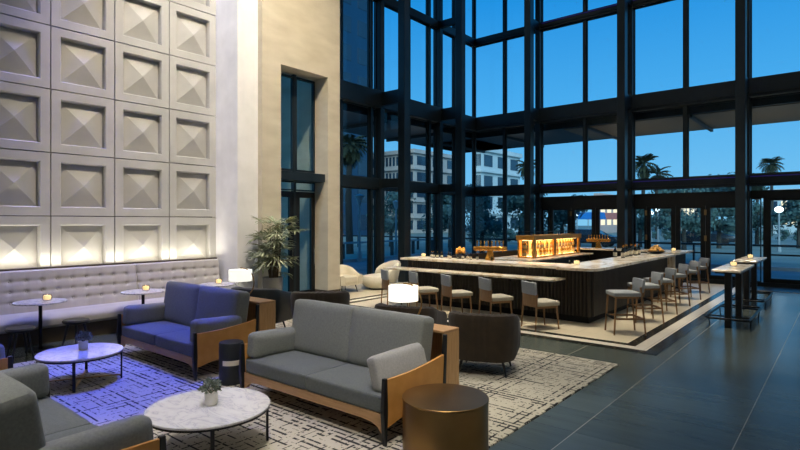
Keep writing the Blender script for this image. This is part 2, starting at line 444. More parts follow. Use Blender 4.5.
# free-standing columns in front, tied back at each transom
for x, y in ((-9.35, 19.05), (-5.87, 19.0), (-2.38, 18.75), (1.1, 18.75)):
    bm = new(); box(bm, x-.13, x+.13, y-.16, y+.16, 0, H); bev(bm, .012, 1)
    for z0, z1 in ((3.14, 3.44), (5.95, 6.4), (9.58, 9.84)): box(bm, x-.08, x+.08, y+.15, YG-.2, z0, z1)
    trim(bm, 'steel')
for x, y in ((-11.25, 13.77), (-11.3, 17.25)):
    bm = new(); box(bm, x-.14, x+.14, y-.14, y+.14, 0, H); bev(bm, .012, 1)
    for z0, z1 in ((3.14, 3.44), (5.95, 6.4), (9.58, 9.84)): box(bm, XG+.2, x-.13, y-.08, y+.08, z0, z1)
    trim(bm, 'steel')

# glazing: one window per pane
nwin = [0]
def pane(x0, x1, y0, y1, z0, z1, frame=.035):
    nwin[0] += 1
    bm = new(); box(bm, x0, x1, y0, y1, z0, z1)
    w = struct('window_%d' % nwin[0], bm, 'glass')
    bm = new(); f = frame
    if x1-x0 > y1-y0:
        ya, yb = y0-.03, y1+.03
        box(bm, x0, x1, ya, yb, z0, z0+f); box(bm, x0, x1, ya, yb, z1-f, z1); box(bm, x0, x0+f, ya, yb, z0+f, z1-f); box(bm, x1-f, x1, ya, yb, z0+f, z1-f)
    else:
        xa, xb = x0-.03, x1+.03
        box(bm, xa, xb, y0, y1, z0, z0+f); box(bm, xa, xb, y0, y1, z1-f, z1); box(bm, xa, xb, y0, y0+f, z0+f, z1-f); box(bm, xa, xb, y1-f, y1, z0+f, z1-f)
    obj('window_frame', bm, 'steel', w)
allx = sorted([(x, .10) for x in xs_major]+[(x, .055) for x in xs_minor]+[(XG, .05), (4.6, 0)])
for ti, (z0, z1) in enumerate(tiers):
    for (a, wa), (b, wb) in zip(allx, allx[1:]):
        if ti == 0 and a > -9.5: continue
        pane(a+wa, b-wb, YG, YG+.012, z0, z1)
ally = sorted([(y, .10) for y in ys_major]+[(y, .055) for y in ys_minor]+[(9.74, 0), (YG-.05, 0)])
for z0, z1 in tiers:
    for (a, wa), (b, wb) in zip(ally, ally[1:]): pane(XG-.012, XG, a+wa, b-wb, z0, z1)
# slot glass over the doors
for a, b in ((-9.25, -5.97), (-5.77, -2.48), (-2.28, 1.0), (1.2, 4.6)):
    pane(a, b, YG, YG+.012, 2.96, 3.11, .01)
    bm = new(); box(bm, a, b, YG-.07, YG+.07, 2.52 if a < -2.3 else 2.72, 2.96); trim(bm, 'steel2')
# doors: leaves with rail, glass, handle, hinges
ndoor = [0]
def door(x0, x1, z1=2.52, st=.16, hinge=0):
    ndoor[0] += 1
    bm = new(); z0 = .02; g0 = .25
    box(bm, x0, x0+st, YG-.045, YG+.03, z0, z1); box(bm, x1-st, x1, YG-.045, YG+.03, z0, z1)
    box(bm, x0+st, x1-st, YG-.045, YG+.03, z0, g0); box(bm, x0+st, x1-st, YG-.045, YG+.03, z1-.08, z1)
    d = struct('door_%d' % ndoor[0], bm, 'steel2')
    bm = new(); box(bm, x0+st, x1-st, YG-.01, YG+.002, g0, z1-.08); obj('door_glass', bm, 'glass', d)
    if hinge:
        for z in (.6, 1.45, 2.3):
            bm = new(); hx = x0 if hinge < 0 else x1; box(bm, hx-.035, hx+.035, YG-.06, YG-.045, z-.09, z+.09); obj('hinge', bm, 'hinge', d)
    bm = new(); box(bm, x0+st, x1-st, YG-.05, YG-.03, .95, 1.0); obj('push_rail', bm, 'steel2', d)
for x0, x1, hg in ((-9.24, -8.93, 0), (-8.92, -8.06, 1), (-8.05, -7.13, 0), (-7.12, -6.2, 0), (-6.19, -5.98, 0),
               (-5.76, -5.36, 1), (-5.35, -4.42, 0), (-4.41, -3.53, 1), (-3.52, -2.5, 0)):
    door(x0, x1, hinge=hg, st=.14 if x1-x0 > .5 else .06)
door(-1.95, -.75, 2.72, .2); door(-.74, .98, 2.72, .2); door(1.3, 2.8, 2.72, .2); door(2.9, 4.5, 2.72, .2)
pane(-2.27, -2.0, YG, YG+.012, .12, 2.72, .03)
bm = rbox(-2.2, .9, 18.55, 19.75, 0, .012, .004, 1)
tag(obj('door_mat', bm, 'black'), 'black entrance mat in front of the right-hand glass door', 'mat')
# glazing in the limestone opening
for a, b in ((7.87, 8.62), (8.66, 9.30)):
    pane(-10.62, -10.6, a, b, 3.25, 5.62, .05)
bm = new(); box(bm, -10.66, -10.2, 7.85, 9.32, 3.0, 3.2); trim(bm, 'steel')
bm = new(); box(bm, -10.67, -10.56, 8.6, 8.68, 0, 5.66); trim(bm, 'steel')
def sdoor(y0, y1):
    ndoor[0] += 1
    bm = new(); st = .12
    for q in ((y0, y0+st, .02, 2.75), (y1-st, y1, .02, 2.75), (y0+st, y1-st, .02, .25), (y0+st, y1-st, 2.6, 2.75)): box(bm, -10.64, -10.57, *q)
    d = struct('door_%d' % ndoor[0], bm, 'steel2')
    bm = new(); box(bm, -10.61, -10.6, y0+st, y1-st, .25, 2.6); obj('door_glass', bm, 'glass', d)
    bm = new(); tube(bm, [(-10.57, y1-.06, .9), (-10.52, y1-.06, .92), (-10.52, y1-.06, 1.3), (-10.57, y1-.06, 1.32)], .012); obj('door_handle', bm, 'chrome', d, True)
sdoor(7.87, 8.6); sdoor(8.68, 9.3)
pane(-10.62, -10.6, 7.87, 9.30, 2.77, 3.0, .03)

# ---------------------------------------------------------------- banquette
bq = thing('banquette', 'long grey button-tufted wall banquette below the pyramid panels', 'banquette', (0, 0, 0))
obj('plinth', (lambda b: (box(b, -10.95, -10.14, -1.2, 6.70, 0, .25), b)[1])(new()), 'plinth', bq)
def backrest(y0, y1):
    bm = new(); ny = int((y1-y0)/.03); nz = 34
    prof = []
    for k in range(nz+1):
        t = k/nz
        z = .44+.70*t; x = -10.72-.12*t
        prof.append((x, z))
    prof += [(-10.86, 1.155), (-10.90, 1.16), (-10.97, 1.155), (-10.98, 1.13), (-10.98, .3)]
    rows = []
    for j in range(ny+1):
        y = y0+(y1-y0)*j/ny; row = []
        ed = min(y-y0, y1-y); eo = -.03*max(0, 1-ed/.03)**2
        for i, (x, z) in enumerate(prof):
            dx = 0
            if i <= nz:
                dz = [abs(z-q) for q in (.62, .80, .98)]; m = min(dz)
                yy = ((y-2.76) % .238); yy = min(yy, .238-yy)
                dx -= .042*math.exp(-(yy*yy+m*m)/(2*.022**2)) + .012*math.exp(-yy*yy/(2*.03**2))*0 + .010*math.exp(-m*m/(2*.02**2))
                dx -= .006*math.exp(-yy*yy/(2*.015**2))
            row.append(bm.verts.new((x+dx+eo*(1 if i <= nz+2 else 0), y, z)))
        rows.append(row)
    for a, b in zip(rows, rows[1:]):
        for i in range(len(prof)-1): bm.faces.new((a[i], a[i+1], b[i+1], b[i]))
    bm.faces.new(rows[0]); bm.faces.new(list(reversed(rows[-1])))
    return bm
for y0, y1 in ((-1.2, 1.4), (1.405, 4.88), (4.885, 6.70)): obj('backrest', backrest(y0, y1), 'banq', bq, True)
for y0, y1 in ((-1.2, 6.70),):
    b = new()
    prism(b, [(-10.85, .25), (-10.10, .25), (-10.04, .30), (-10.03, .38), (-10.06, .44), (-10.13, .47), (-10.85, .45)], 'y', y0, y1); obj('seat', b, 'banq', bq, True)
nb = 0
for k in range(28):
    y = 2.76-.238*6+.238*k
    if y > 6.6: break
    for z in (.62, .80, .98):
        if abs(y-4.88) < .03: continue
        b = new(); sphere(b, (-10.745-.12*(z-.44)/.7, y, z), .013, 8, 5, (.5, 1, 1)); obj('button', b, 'banq', bq, True)
b = new(); box(b, -11.06, -10.965, -1.2, 6.74, 1.165, 1.185); box(b, -11.0, -10.985, -1.2, 6.74, .3, 1.165); obj('wooden_cap', b, 'plinth', bq)
# cove light strip behind the banquette cap
b = new(); box(b, -11.095, -11.065, -1.0, 6.7, 1.10, 1.13); tag(obj('cove_light', b, 'led'), 'warm light strip hidden behind the banquette at the foot of the panels', 'light strip')

# ---------------------------------------------------------------- small things
def votive0():
    t = thing('votive_candle', '', 'candle', (0, 0, 0))
    b = new(); lathe(b, [(0, 0), (.05, 0), (.066, .02), (.07, .055), (.062, .095), (.056, .105), (.052, .10), (.062, .055), (.056, .026), (0, .018)], 24); obj('glass_holder', b, 'cglass', t, True)
    b = new(); lathe(b, [(0, .019), (.045, .022), (.056, .06), (.05, .088), (0, .09)], 16); obj('candle', b, 'flame', t, True)
    b = new(); lathe(b, [(0, .088), (.008, .094), (.005, .10), (0, .11)], 8); obj('flame', b, 'flame', t, True)
    return t
vot = votive0(); vused = [0]
def votive(x, y, z, label, group=None):
    if not vused[0]:
        vused[0] = 1; vot.location = (x, y, z); vot['label'] = label
        if group: vot['group'] = group
        return vot
    return dup(vot, (x, y, z), 0, label, group)

# cocktail tables and stools by the banquette
def cocktail():
    t = thing('cocktail_table', '', 'table', (0, 0, 0), 0, 'round marble cocktail tables along the banquette')
    b = new(); disc(b, .36, .735, .757, 56); obj('tabletop', b, 'tmarble', t, True)
    b = new(); taper(b, (0, 0, .02), (0, 0, .735), .026, .026, 20); disc(b, .06, .715, .735, 24); obj('pole', b, 'blackm', t, True)
    b = new(); disc(b, .2, 0, .02, 40); obj('base', b, 'blackm', t, True)
    return t
ct = cocktail(); ct.location = (-9.66, 2.87, 0); ct['label'] = 'round marble cocktail table nearest the camera, with two dark stools beside it'
dup(ct, (-9.66, 4.46, 0), 0, 'round marble cocktail table half hidden behind the left loveseat, middle of the row')
dup(ct, (-9.62, 5.92, 0), 0, 'round marble cocktail table at the far end of the banquette by the white pilaster')
votive(-9.62, 2.95, .757, 'glass votive candle on the nearest cocktail table')
votive(-9.64, 4.50, .757, 'glass votive candle on the middle cocktail table')
votive(-9.60, 5.93, .757, 'glass votive candle on the farthest cocktail table by the pilaster')
def low_stool():
    t = thing('low_stool', '', 'stool', (0, 0, 0), 0, 'low dark wooden stools by the banquette')
    b = new(); lathe(b, [(0, .39), (.15, .39), (.19, .405), (.205, .43), (.19, .452), (0, .445)], 36, sx=1, sy=.9); obj('seat', b, 'black', t, True)
    for a in (45, 135, 225, 315):
        c, s = math.cos(math.radians(a)), math.sin(math.radians(a))
        b = new(); taper(b, (.2*c, .18*s, 0), (.11*c, .1*s, .40), .014, .022, 10); obj('leg', b, 'black', t, True)
    return t
ls = low_stool(); ls.location = (-9.28, 2.50, 0); ls['label'] = 'low dark wooden stool at the left edge, left of the cocktail table pole'
dup(ls, (-9.36, 3.27, 0), .4, 'low dark wooden stool right of the cocktail table pole, behind the glossy coffee table')

# ---------------------------------------------------------------- sofas
def sofa(arm_tilt=0, seed=0):
    t = thing('loveseat', '', 'sofa', (0, 0, 0), 0, 'two-seat grey loveseats with tan leather sides')
    W = 1.085
    # oak rails
    b = new()
    prism(b, [(-W+.03, .27), (-W+.03, .10), (-W+.06, .10), (-W+.10, .145), (-W+.17, .175), (-W+.3, .185), (W-.3, .185), (W-.17, .175), (W-.10, .145), (W-.06, .10), (W-.03, .10), (W-.03, .27)], 'y', -.44, -.40)
    box(b, -W+.03, W-.03, .36, .40, .18, .27); box(b, -W+.02, -W+.06, -.42, .4, .19, .27); box(b, W-.06, W-.02, -.42, .4, .19, .27)
    box(b, -W+.06, W-.06, -.40, .36, .22, .26); obj('frame', b, 'oakh', t)
    # legs: front posts short, rear posts taller
    for s in (-1, 1):
        b = new(); x = s*(W-.005)
        prism(b, [(-.46, .0), (-.435, 0), (-.425, .3), (-.43, .60), (-.47, .60), (-.485, .3)], 'x', x-.02, x+.02); bev(b, .006, 1); obj('leg', b, 'black', t)
        b = new(); prism(b, [(.42, 0), (.45, 0), (.47, .3), (.50, .84), (.46, .84), (.42, .3)], 'x', x-.02, x+.02); bev(b, .006, 1); obj('leg', b, 'black', t)
        # leather side
        b = new(); N = 12
        top = []; bot = []
        for i in range(N+1):
            u = i/N; y = -.455+.90*u
            top.append((y, .585+.06*u-.022*math.sin(PI*u))); bot.append((y, .15+.11*u+.03*math.sin(PI*u)))
        prism(b, top+list(reversed(bot)), 'x', x-.012, x+.014); bev(b, .003, 1)
        obj('side_panel', b, 'leather', t, True)
    # seat cushions
    for i, s in enumerate((-1, 1)):
        b = cushion(1.04, .86, .17, 5.5, .08, 12, seed+i); xf(b, (s*.522, -.015, .352)); c = obj('seat_cushion', b, 'seatfab', t, True)
        for zz in (.405, .30):
            p = new(); x0, x1 = s*.522-.51, s*.522+.51
            tube(p, [(x0+.01, -.438, zz), (x1-.01, -.438, zz)], .004, 6); obj('piping', p, 'piping', c, True)
        b = cushion(1.0, .23, .62, 4.4, .14, 14, seed+4+i); xf(b, (s*.497, .285, .725), (math.radians(-9), 0, 0)); obj('back_cushion', b, 'fabric', t, True)
    # arm cushions
    b = cushion(.17, .70, .29, 3.0, .14, 10, seed+9); xf(b, (-(W-.12), -.08, .57), (math.radians(-2), math.radians(3), 0)); obj('arm_cushion', b, 'fabric', t, True)
    if arm_tilt:
        b = cushion(.15, .66, .34, 3.4, .16, 10, seed+12); xf(b, (W-.155, -.07, .60), (math.radians(4), math.radians(-16), math.radians(-8))); obj('arm_cushion', b, 'pillow', t, True)
    else:
        b = cushion(.17, .70, .30, 3.0, .14, 10, seed+12); xf(b, (W-.12, -.08, .58), (math.radians(-2), math.radians(-3), 0)); obj('arm_cushion', b, 'fabric', t, True)
    return t
sA = sofa(1, 1); sA.location = (-4.215, 4.02, 0); sA['label'] = 'grey loveseat in the centre foreground with a leaning right arm cushion'
sB = sofa(0, 31); sB.location = (-7.33, 3.98, 0); sB['label'] = 'grey loveseat on the left under blue light, facing the glossy coffee table'
sC = dup(sB, (-4.5, 1.25, 0), PI, 'grey loveseat cut off at the bottom left corner, seen from behind')
sD = dup(sB, (-7.72, 1.25, 0), PI, 'grey loveseat whose arm just shows at the left edge, beyond the near one')
# oak consoles
def console(w):
    t = thing('console_table', '', 'console', (0, 0, 0), 0, 'oak consoles behind the loveseats')
    b = rbox(-w, w, -.14, .14, .82, .85, .004, 1); obj('top', b, 'oakh', t)
    for s in (-1, 1):
        b = rbox(s*w-(.03 if s > 0 else 0), s*w+(.03 if s < 0 else 0), -.14, .14, 0, .82, .003, 1); obj('side_panel', b, 'oak', t)
    b = new(); box(b, -w+.03, w-.03, .08, .10, .04, .82); obj('back_panel', b, 'oak', t)
    b = new(); box(b, -w+.03, w-.03, -.12, .08, .3, .33); obj('shelf', b, 'oakh', t)
    return t
cA = console(.75); cA.location = (-3.95, 4.72, 0); cA['label'] = 'oak console behind the centre loveseat, carrying a white drum lamp'
dup(cA, (-7.1, 4.70, 0), 0, 'oak console behind the left loveseat, carrying a white drum lamp')
def table_lamp():
    t = thing('table_lamp', '', 'lamp', (0, 0, 0), 0, 'white drum lamps with curved bronze arms')
    b = new(); disc(b, .075, 0, .018, 32); obj('base', b, 'brass', t, True)
    b = new(); pts = []
    for i in range(17):
        a = -PI/2+PI*i/16; pts.append((.03+.175*math.cos(a), 0, .225+.215*math.sin(a)))
    pts = [(0, 0, .018)]+pts+[(0, 0, .44)]; tube(b, pts, .009, 8); obj('arm', b, 'brass', t, True)
    b = new(); lathe(b, [(.0, .25), (.165, .25), (.168, .252), (.168, .415), (.165, .417), (.0, .41)], 40); obj('lamp_shade', b, 'lamp', t, True)
    return t
lA = table_lamp(); lA.location = (-3.83, 4.68, .85); lA.rotation_euler = (0, 0, math.radians(39)); lA['label'] = 'white drum table lamp in front of the bar, on the centre console'
dup(lA, (-6.99, 4.68, .85), math.radians(39), 'white drum table lamp by the banquette end, on the left console')

# ---------------------------------------------------------------- coffee tables
def coffee(r, top, h, legs, label, cross):
    t = thing('coffee_table', label, 'table')
    b = new(); disc(b, r, h-.022, h, 96, b=.005); obj('tabletop', b, top, t, True)
    b = new(); lathe(b, [(r-.035, h-.04), (r-.008, h-.04), (r-.008, h-.022), (r-.035, h-.022), (r-.035, h-.04)], 72); obj('rim', b, 'blackm', t, True)
    for a in legs:
        c, s = math.cos(math.radians(a)), math.sin(math.radians(a)); rr = r-.022
        b = new(); box(b, -.010, .010, -.016, .016, 0, h-.04); xf(b, (rr*c, rr*s, 0), (0, 0, math.radians(a))); obj('leg', b, 'blackm', t)
    if cross:
        for i_, a in enumerate(legs[:2]):
            b = new(); box(b, -(r-.03), r-.03, -.014, .014, .03+.012*i_, .042+.012*i_); xf(b, (0, 0, 0), (0, 0, math.radians(a))); obj('cross_bar', b, 'brass', t)
    return t
c1 = coffee(.475, 'carrara', .38, (-28, 62, 152, 242), 'round glossy coffee table with crossed brass bars, lit blue', 1); c1.location = (-7.30, 2.60, 0)
c2 = coffee(.52, 'carrara', .38, (-28, 62, 152, 242), 'round white marble coffee table in front of the centre loveseat', 0); c2.location = (-4.28, 2.55, 0)
def succulent(x, y, z, s, label, seed, cup):
    t = thing('potted_plant', label, 'plant', (x, y, z), 0, 'small potted plants on the coffee tables')
    b = new(); lathe(b, [(0, 0), (.048*s, 0), (.054*s, .01), (.056*s, .11*s), (.05*s, .11*s), (.045*s, .095*s), (0, .095*s)], 28); obj('pot', b, cup, t, True)
    b = new(); R = random.Random(seed)
    for i in range(230):
        th = R.uniform(0, 2*PI); ph = math.acos(R.uniform(-.25, 1)); d = Vector((math.sin(ph)*math.cos(th), math.sin(ph)*math.sin(th), math.cos(ph)))
        c = Vector((0, 0, .14*s))+d*R.uniform(.03, .085)*s; a = d.orthogonal().normalized(); a.rotate(Matrix.Rotation(R.uniform(0, 6), 3, d)); q = d.cross(a)
        L = R.uniform(.018, .034)*s; w = L*.42
        v = [bm_.new(p) for bm_, p in ((b.verts, c-d*.2*L), (b.verts, c+d*.4*L+a*w), (b.verts, c+d*L), (b.verts, c+d*.4*L-a*w), (b.verts, c+d*.45*L+q*w*.5))]
        b.faces.new((v[0], v[1], v[4])); b.faces.new((v[1], v[2], v[4])); b.faces.new((v[2], v[3], v[4])); b.faces.new((v[3], v[0], v[4]))
    obj('leaves', b, 'succ', t)
    b = new()
    for i in range(16):
        th = R.uniform(0, 2*PI); tube(b, [(0, 0, .09*s), (.03*s*math.cos(th), .03*s*math.sin(th), .13*s), (.06*s*math.cos(th), .06*s*math.sin(th), .17*s)], .0022, 5)
    obj('stem', b, 'stem', t)
succulent(-7.38, 2.66, .38, 1.0, 'small potted plant on the blue-lit coffee table', 3, 'vase')
succulent(-4.30, 2.58, .38, 1.0, 'small plant with mixed leaves in a white cup on the marble coffee table', 5, 'vase')
# drum side tables
t = thing('drum_table', 'brass-coloured drum side table at the right end of the centre loveseat', 'side table', (-2.70, 3.88, 0))
b = new(); lathe(b, [(0, 0), (.37, 0), (.375, .004), (.375, .435), (.372, .44)], 96); obj('body', b, 'brass', t, True)
b = new(); lathe(b, [(.0, .44), (.372, .44), (.38, .444), (.38, .452), (.376, .456), (0, .456)], 96); obj('tabletop', b, 'brass', t, True)
t = thing('drum_table', 'small black drum side table standing between the two loveseats', 'side table', (-5.84, 3.78, 0))
b = new(); lathe(b, [(0, 0), (.14, 0), (.148, .01), (.148, .49), (.14, .505), (0, .505)], 48); obj('body', b, 'charc', t, True)
b = new(); lathe(b, [(.149, .24), (.1505, .24), (.1505, .30), (.149, .30)], 48)
bmesh.ops.delete(b, geom=[v for v in b.verts if not (math.cos(math.atan2(v.co.y, v.co.x)-math.radians(-35)) > .7)], context='VERTS'); obj('paper_label', b, 'paper', t, label='pale strip on the front')

# rug
b = new(); box(b, -8.95, -2.42, -.2, 7.72, 0, .010); tag(obj('area_rug', b, 'rug'), 'large cream rug with broken black lines under the seating group', 'rug')

# ---------------------------------------------------------------- tub lounge chairs
def tub_chair(m, W=.86, D=.8, hb=.8, ha=.62, zb=.2, chan=.075, legm='black', seatm=None, outm=None, amp=.010, label='', group=None, cat='armchair'):
    t = thing('lounge_chair', label, cat, (0, 0, 0), 0, group)
    # U path from right front arm round the back to left front arm; chair faces +y
    path = []
    hw, r = W/2-.07, .22
    yb = -D/2+.07; yf = D/2-.02
    n1 = 16
    for i in range(n1): path.append((hw, yf+(yb+r-yf)*i/n1, 1, 0))
    for i in range(12): a = -PI/2*i/12; path.append((hw-r+r*math.cos(a), yb+r+r*math.sin(a), math.cos(a), math.sin(a)))
    n2 = 22
    for i in range(n2+1): path.append((hw-r-2*(hw-r)*i/n2, yb, 0, -1))
    for i in range(1, 13): a = -PI/2-PI/2*i/12; path.append((-(hw-r)+r*math.cos(a), yb+r+r*math.sin(a), math.cos(a), math.sin(a)))
    for i in range(1, n1+1): path.append((-hw, yb+r+(yf-yb-r)*i/n1, -1, 0))
    s = 0; prev = None; b = new(); rows = []
    th = .075
    for x, y, nx, ny in path:
        if prev: s += math.hypot(x-prev[0], y-prev[1])
        prev = (x, y)
        back = max(0, min(1, (yf-y)/(yf-yb))); back = back*back*(3-2*back)
        ht = ha+(hb-ha)*back
        rip = amp*abs(math.sin(PI*s/chan))
        row = []
        prof = [(-th, zb+.02), (-th, ht-.07), (-th*.7, ht-.025), (0, ht), (th*.7, ht-.02), (th, ht-.07), (th*1.05, zb+.25), (th*.9, zb+.06), (th*.6, zb)]
        for k, (o, z) in enumerate(prof):
            lean = .10*(z-zb)/(ht-zb) * back
            oo = o+(-rip if k in (1, 2) else rip*.8 if k >= 4 else 0)
            row.append(b.verts.new((x+nx*(oo+lean*.5), y+ny*(oo+lean), z+(rip*.8 if 2 <= k <= 4 else 0))))
        rows.append(row)
    for p, q in zip(rows, rows[1:]):
        for k in range(len(p)-1): b.faces.new((p[k], p[k+1], q[k+1], q[k]))
        b.faces.new((p[-1], p[0], q[0], q[-1]))
    b.faces.new(rows[0]); b.faces.new(list(reversed(rows[-1])))
    obj('backrest', b, m, t, True)
    b = cushion(W-.26, D-.14, .2, 4, .15, 8); xf(b, (0, .05, .36)); obj('seat', b, seatm or m, t, True)
    b = rbox(-W/2+.12, W/2-.12, -D/2+.1, D/2-.04, zb-.01, zb+.1, .02, 2); obj('base', b, m, t, True)
    for sx in (-1, 1):
        for sy in (-1, 1):
            b = new(); taper(b, (sx*(W/2-.11), sy*(D/2-.12), 0), (sx*(W/2-.16), sy*(D/2-.16), zb+.01), .011, .021, 10); obj('leg', b, legm, t, True)
    return t
G = 'brown velvet lounge chairs'
k1 = tub_chair('brown', .84, .82, .82, .66, label='brown velvet lounge chair seen from behind, right of the centre loveseat', group=G); k1.location = (-3.72, 6.28, 0); k1.rotation_euler = (0, 0, math.radians(22))
dup(k1, (-4.88, 6.12, 0), math.radians(14), 'brown velvet lounge chair directly behind the lit centre lamp')
k3 = tub_chair('dbrown', .92, .8, .82, .66, label='dark brown lounge chair peeking over the back of the centre loveseat'); k3.location = (-7.02, 6.32, 0); k3.rotation_euler = (0, 0, math.radians(42))
k4 = tub_chair('charc', .88, .8, .84, .7, chan=10, amp=0, label='charcoal leather lounge chair in front of the potted palm'); k4.location = (-8.12, 5.88, 0); k4.rotation_euler = (0, 0, math.radians(18))
# white lounge chairs by the window
k5 = tub_chair('cream', .8, .78, .74, .5, zb=.22, chan=10, amp=0, label='cream armchair with a dark shell, half hidden by the limestone pier'); k5.location = (-11.0, 10.75, 0); k5.rotation_euler = (0, 0, math.radians(-95))
def shell(o, s, m='charc'):
    """dark outer shell hugging the back"""
    b = new(); rows = []
    for i in range(33):
        a = PI+PI*i/32; x, y = math.cos(a), math.sin(a)
        hh = .42+.26*max(0, -y)
        rows.append([b.verts.new((x*s[0], y*s[1]+.02, .2)), b.verts.new((x*(s[0]+.03), y*(s[1]+.03), hh)), b.verts.new((x*(s[0]+.01), y*(s[1]+.01), hh)), b.verts.new((x*(s[0]-.02), y*(s[1]-.02)+.02, .2))])
    for p, q in zip(rows, rows[1:]):
        for k in range(4): b.faces.new((p[k], p[(k+1) % 4], q[(k+1) % 4], q[k]))
    obj('outer_shell', b, m, o, True)
shell(k5, (.46, .48))
t = thing('swivel_chair', 'round cream bouclé lounge chair with a thick round seat, by the window', 'armchair', (-10.68, 11.9, 0), math.radians(150))
b = new(); lathe(b, [(0, .03), (.3, .03), (.45, .09), (.53, .2), (.54, .3), (.48, .39), (.3, .43), (0, .44)], 40); obj('seat', b, 'cream', t, True)
b = new(); rows = []
for i in range(41):
    a = PI+.12+(PI-.24)*i/40; w = math.sin(PI*i/40)**.55; ht = .44+.40*w; rr = .50
    row = []
    for o, z in ((-.1, .3), (-.11, ht-.1), (-.06, ht-.02), (0, ht), (.06, ht-.03), (.09, ht-.1), (.06, .28)):
        k_ = rr+o+.14*(z-.3); row.append(b.verts.new((k_*1.12*math.cos(a), k_*math.sin(a), z)))
    rows.append(row)
for p, q in zip(rows, rows[1:]):
    for k in range(6): b.faces.new((p[k], p[k+1], q[k+1], q[k]))
    b.faces.new((p[6], p[0], q[0], q[6]))
b.faces.new(rows[0]); b.faces.new(list(reversed(rows[-1]))); obj('backrest', b, 'cream', t, True)
b = new(); disc(b, .3, 0, .04, 32); obj('base', b, 'black', t, True)
k7 = tub_chair('charc', .8, .8, .78, .6, zb=.22, chan=10, amp=0, label='dark armchair behind the left end of the bar'); k7.location = (-10.4, 13.9, 0); k7.rotation_euler = (0, 0, math.radians(150))

# ---------------------------------------------------------------- potted palm
t = thing('potted_palm', 'tall potted palm in a grey planter against the limestone wall', 'plant', (-9.55, 7.2, 0))
b = new(); lathe(b, [(0, 0), (.17, 0), (.20, .3), (.215, .80), (.20, .80), (.19, .74), (0, .74)], 36); obj('planter', b, 'planter', t, True)
R = random.Random(11)
b = new(); tops = []
for i in range(17):
    a = R.uniform(0, 2*PI); r0 = R.uniform(.02, .12); hh = R.uniform(1.05, 1.95)
    p0 = Vector((r0*math.cos(a), r0*math.sin(a), .72)); p1 = Vector((r0*2.2*math.cos(a), r0*2.2*math.sin(a), hh))
    tube(b, [p0, (p0+p1)/2+Vector((R.uniform(-.02, .02), R.uniform(-.02, .02), 0)), p1], .013, 6, .008); tops.append(p1)
obj('stem', b, 'stem', t, True)
b = new()
for p in tops:
    for j in range(R.choice((3, 4, 5))):
        a = R.uniform(0, 2*PI); up = R.uniform(-.5, 1.3)
        d = Vector((math.cos(a), math.sin(a), up)).normalized()
        st = p-Vector((0, 0, R.uniform(0, .25))); hub = st+d*R.uniform(.12, .30)
        tube(b, [st, hub], .003, 4)
        side = d.cross(Vector((0, 0, 1))).normalized()
        nbl = 8
        for k in range(nbl):
            f = (k/(nbl-1)-.5)*2; dd = (d*math.cos(f*1.35)+side*math.sin(f*1.35)).normalized(); L = R.uniform(.24, .42)
            w = .021; sd = dd.cross(Vector((0, 0, 1)))
            if sd.length < .1: sd = side
            sd.normalize()
            pts = [hub, hub+dd*L*.4+Vector((0, 0, .01)), hub+dd*L*.8-Vector((0, 0, L*.08)), hub+dd*L-Vector((0, 0, L*.2))]
            ws = [w*.4, w, w*.8, .001]
            vv = [(b.verts.new(q+sd*x), b.verts.new(q-Vector((0, 0, x*.5))), b.verts.new(q-sd*x)) for q, x in zip(pts, ws)]
            for (a1, m1, c_), (a2, m2, c2_) in zip(vv, vv[1:]): b.faces.new((a1, a2, m2, m1)); b.faces.new((m1, m2, c2_, c_))
obj('fronds', b, 'leafp', t)
b = new(); lathe(b, [(0, .735), (.19, .735), (.19, .745), (0, .755)], 24); obj('soil', b, 'stem', t)

# ---------------------------------------------------------------- bar
bar = thing('bar', 'large square bar with dark fluted fronts and white veined marble tops', 'bar', (0, 0, 0))
def fluted(x0, x1, y0, y1, z0, z1, axis, side):
    """backing wall with half-round slats; axis 'x' runs along x and faces side (-1: -y); axis 'y' faces +x"""
    b = new(); box(b, x0, x1, y0, y1, z0, z1, 1)
    p = .075; 
    a0, a1 = (x0, x1) if axis == 'x' else (y0, y1)
    n = int((a1-a0)/p); p = (a1-a0)/n
    for i in range(n):
        c = a0+p*(i+.5)
        for j in range(6):
            pass
        pts = [(-p*.36, 0), (-p*.34, .02), (-p*.18, .034), (p*.18, .034), (p*.34, .02), (p*.36, 0)]
        if axis == 'x':
            Y = y0 if side < 0 else y1
            poly = [(c+u, Y+side*w) for u, w in pts]
        else:
            X = x1 if side > 0 else x0
            poly = [(X+side*w, c+u) for u, w in pts]
        prism(b, poly, 'z', z0, z1)
    return b
PF = 10.40
obj('front_panel', fluted(-8.35, -3.80, PF, PF+.08, .14, 1.06, 'x', -1), 'slat', bar, mats=['slat', 'slatb'])
obj('side_panel', fluted(-3.88, -3.80, PF+.08, 16.1, .14, 1.06, 'y', 1), 'slat', bar, mats=['slat', 'slatb'])
obj('side_panel', fluted(-8.35, -8.27, PF+.08, 18.3, .14, 1.06, 'y', -1), 'slat', bar, mats=['slat', 'slatb'])
obj('rear_panel', fluted(-8.27, -3.9, 18.3, 18.38, .14, 1.06, 'x', 1), 'slat', bar, mats=['slat', 'slatb'])
obj('side_panel', fluted(-3.88, -3.80, 16.75, 18.3, .14, 1.06, 'y', 1), 'slat', bar, mats=['slat', 'slatb'])
b = new(); box(b, -8.3, -3.86, PF+.04, PF+.1, .006, .14); box(b, -3.92, -3.86, PF+.1, 18.3, .006, .14); box(b, -8.3, -8.24, PF+.1, 18.3, .006, .14); obj('toe_kick', b, 'slatb', bar)
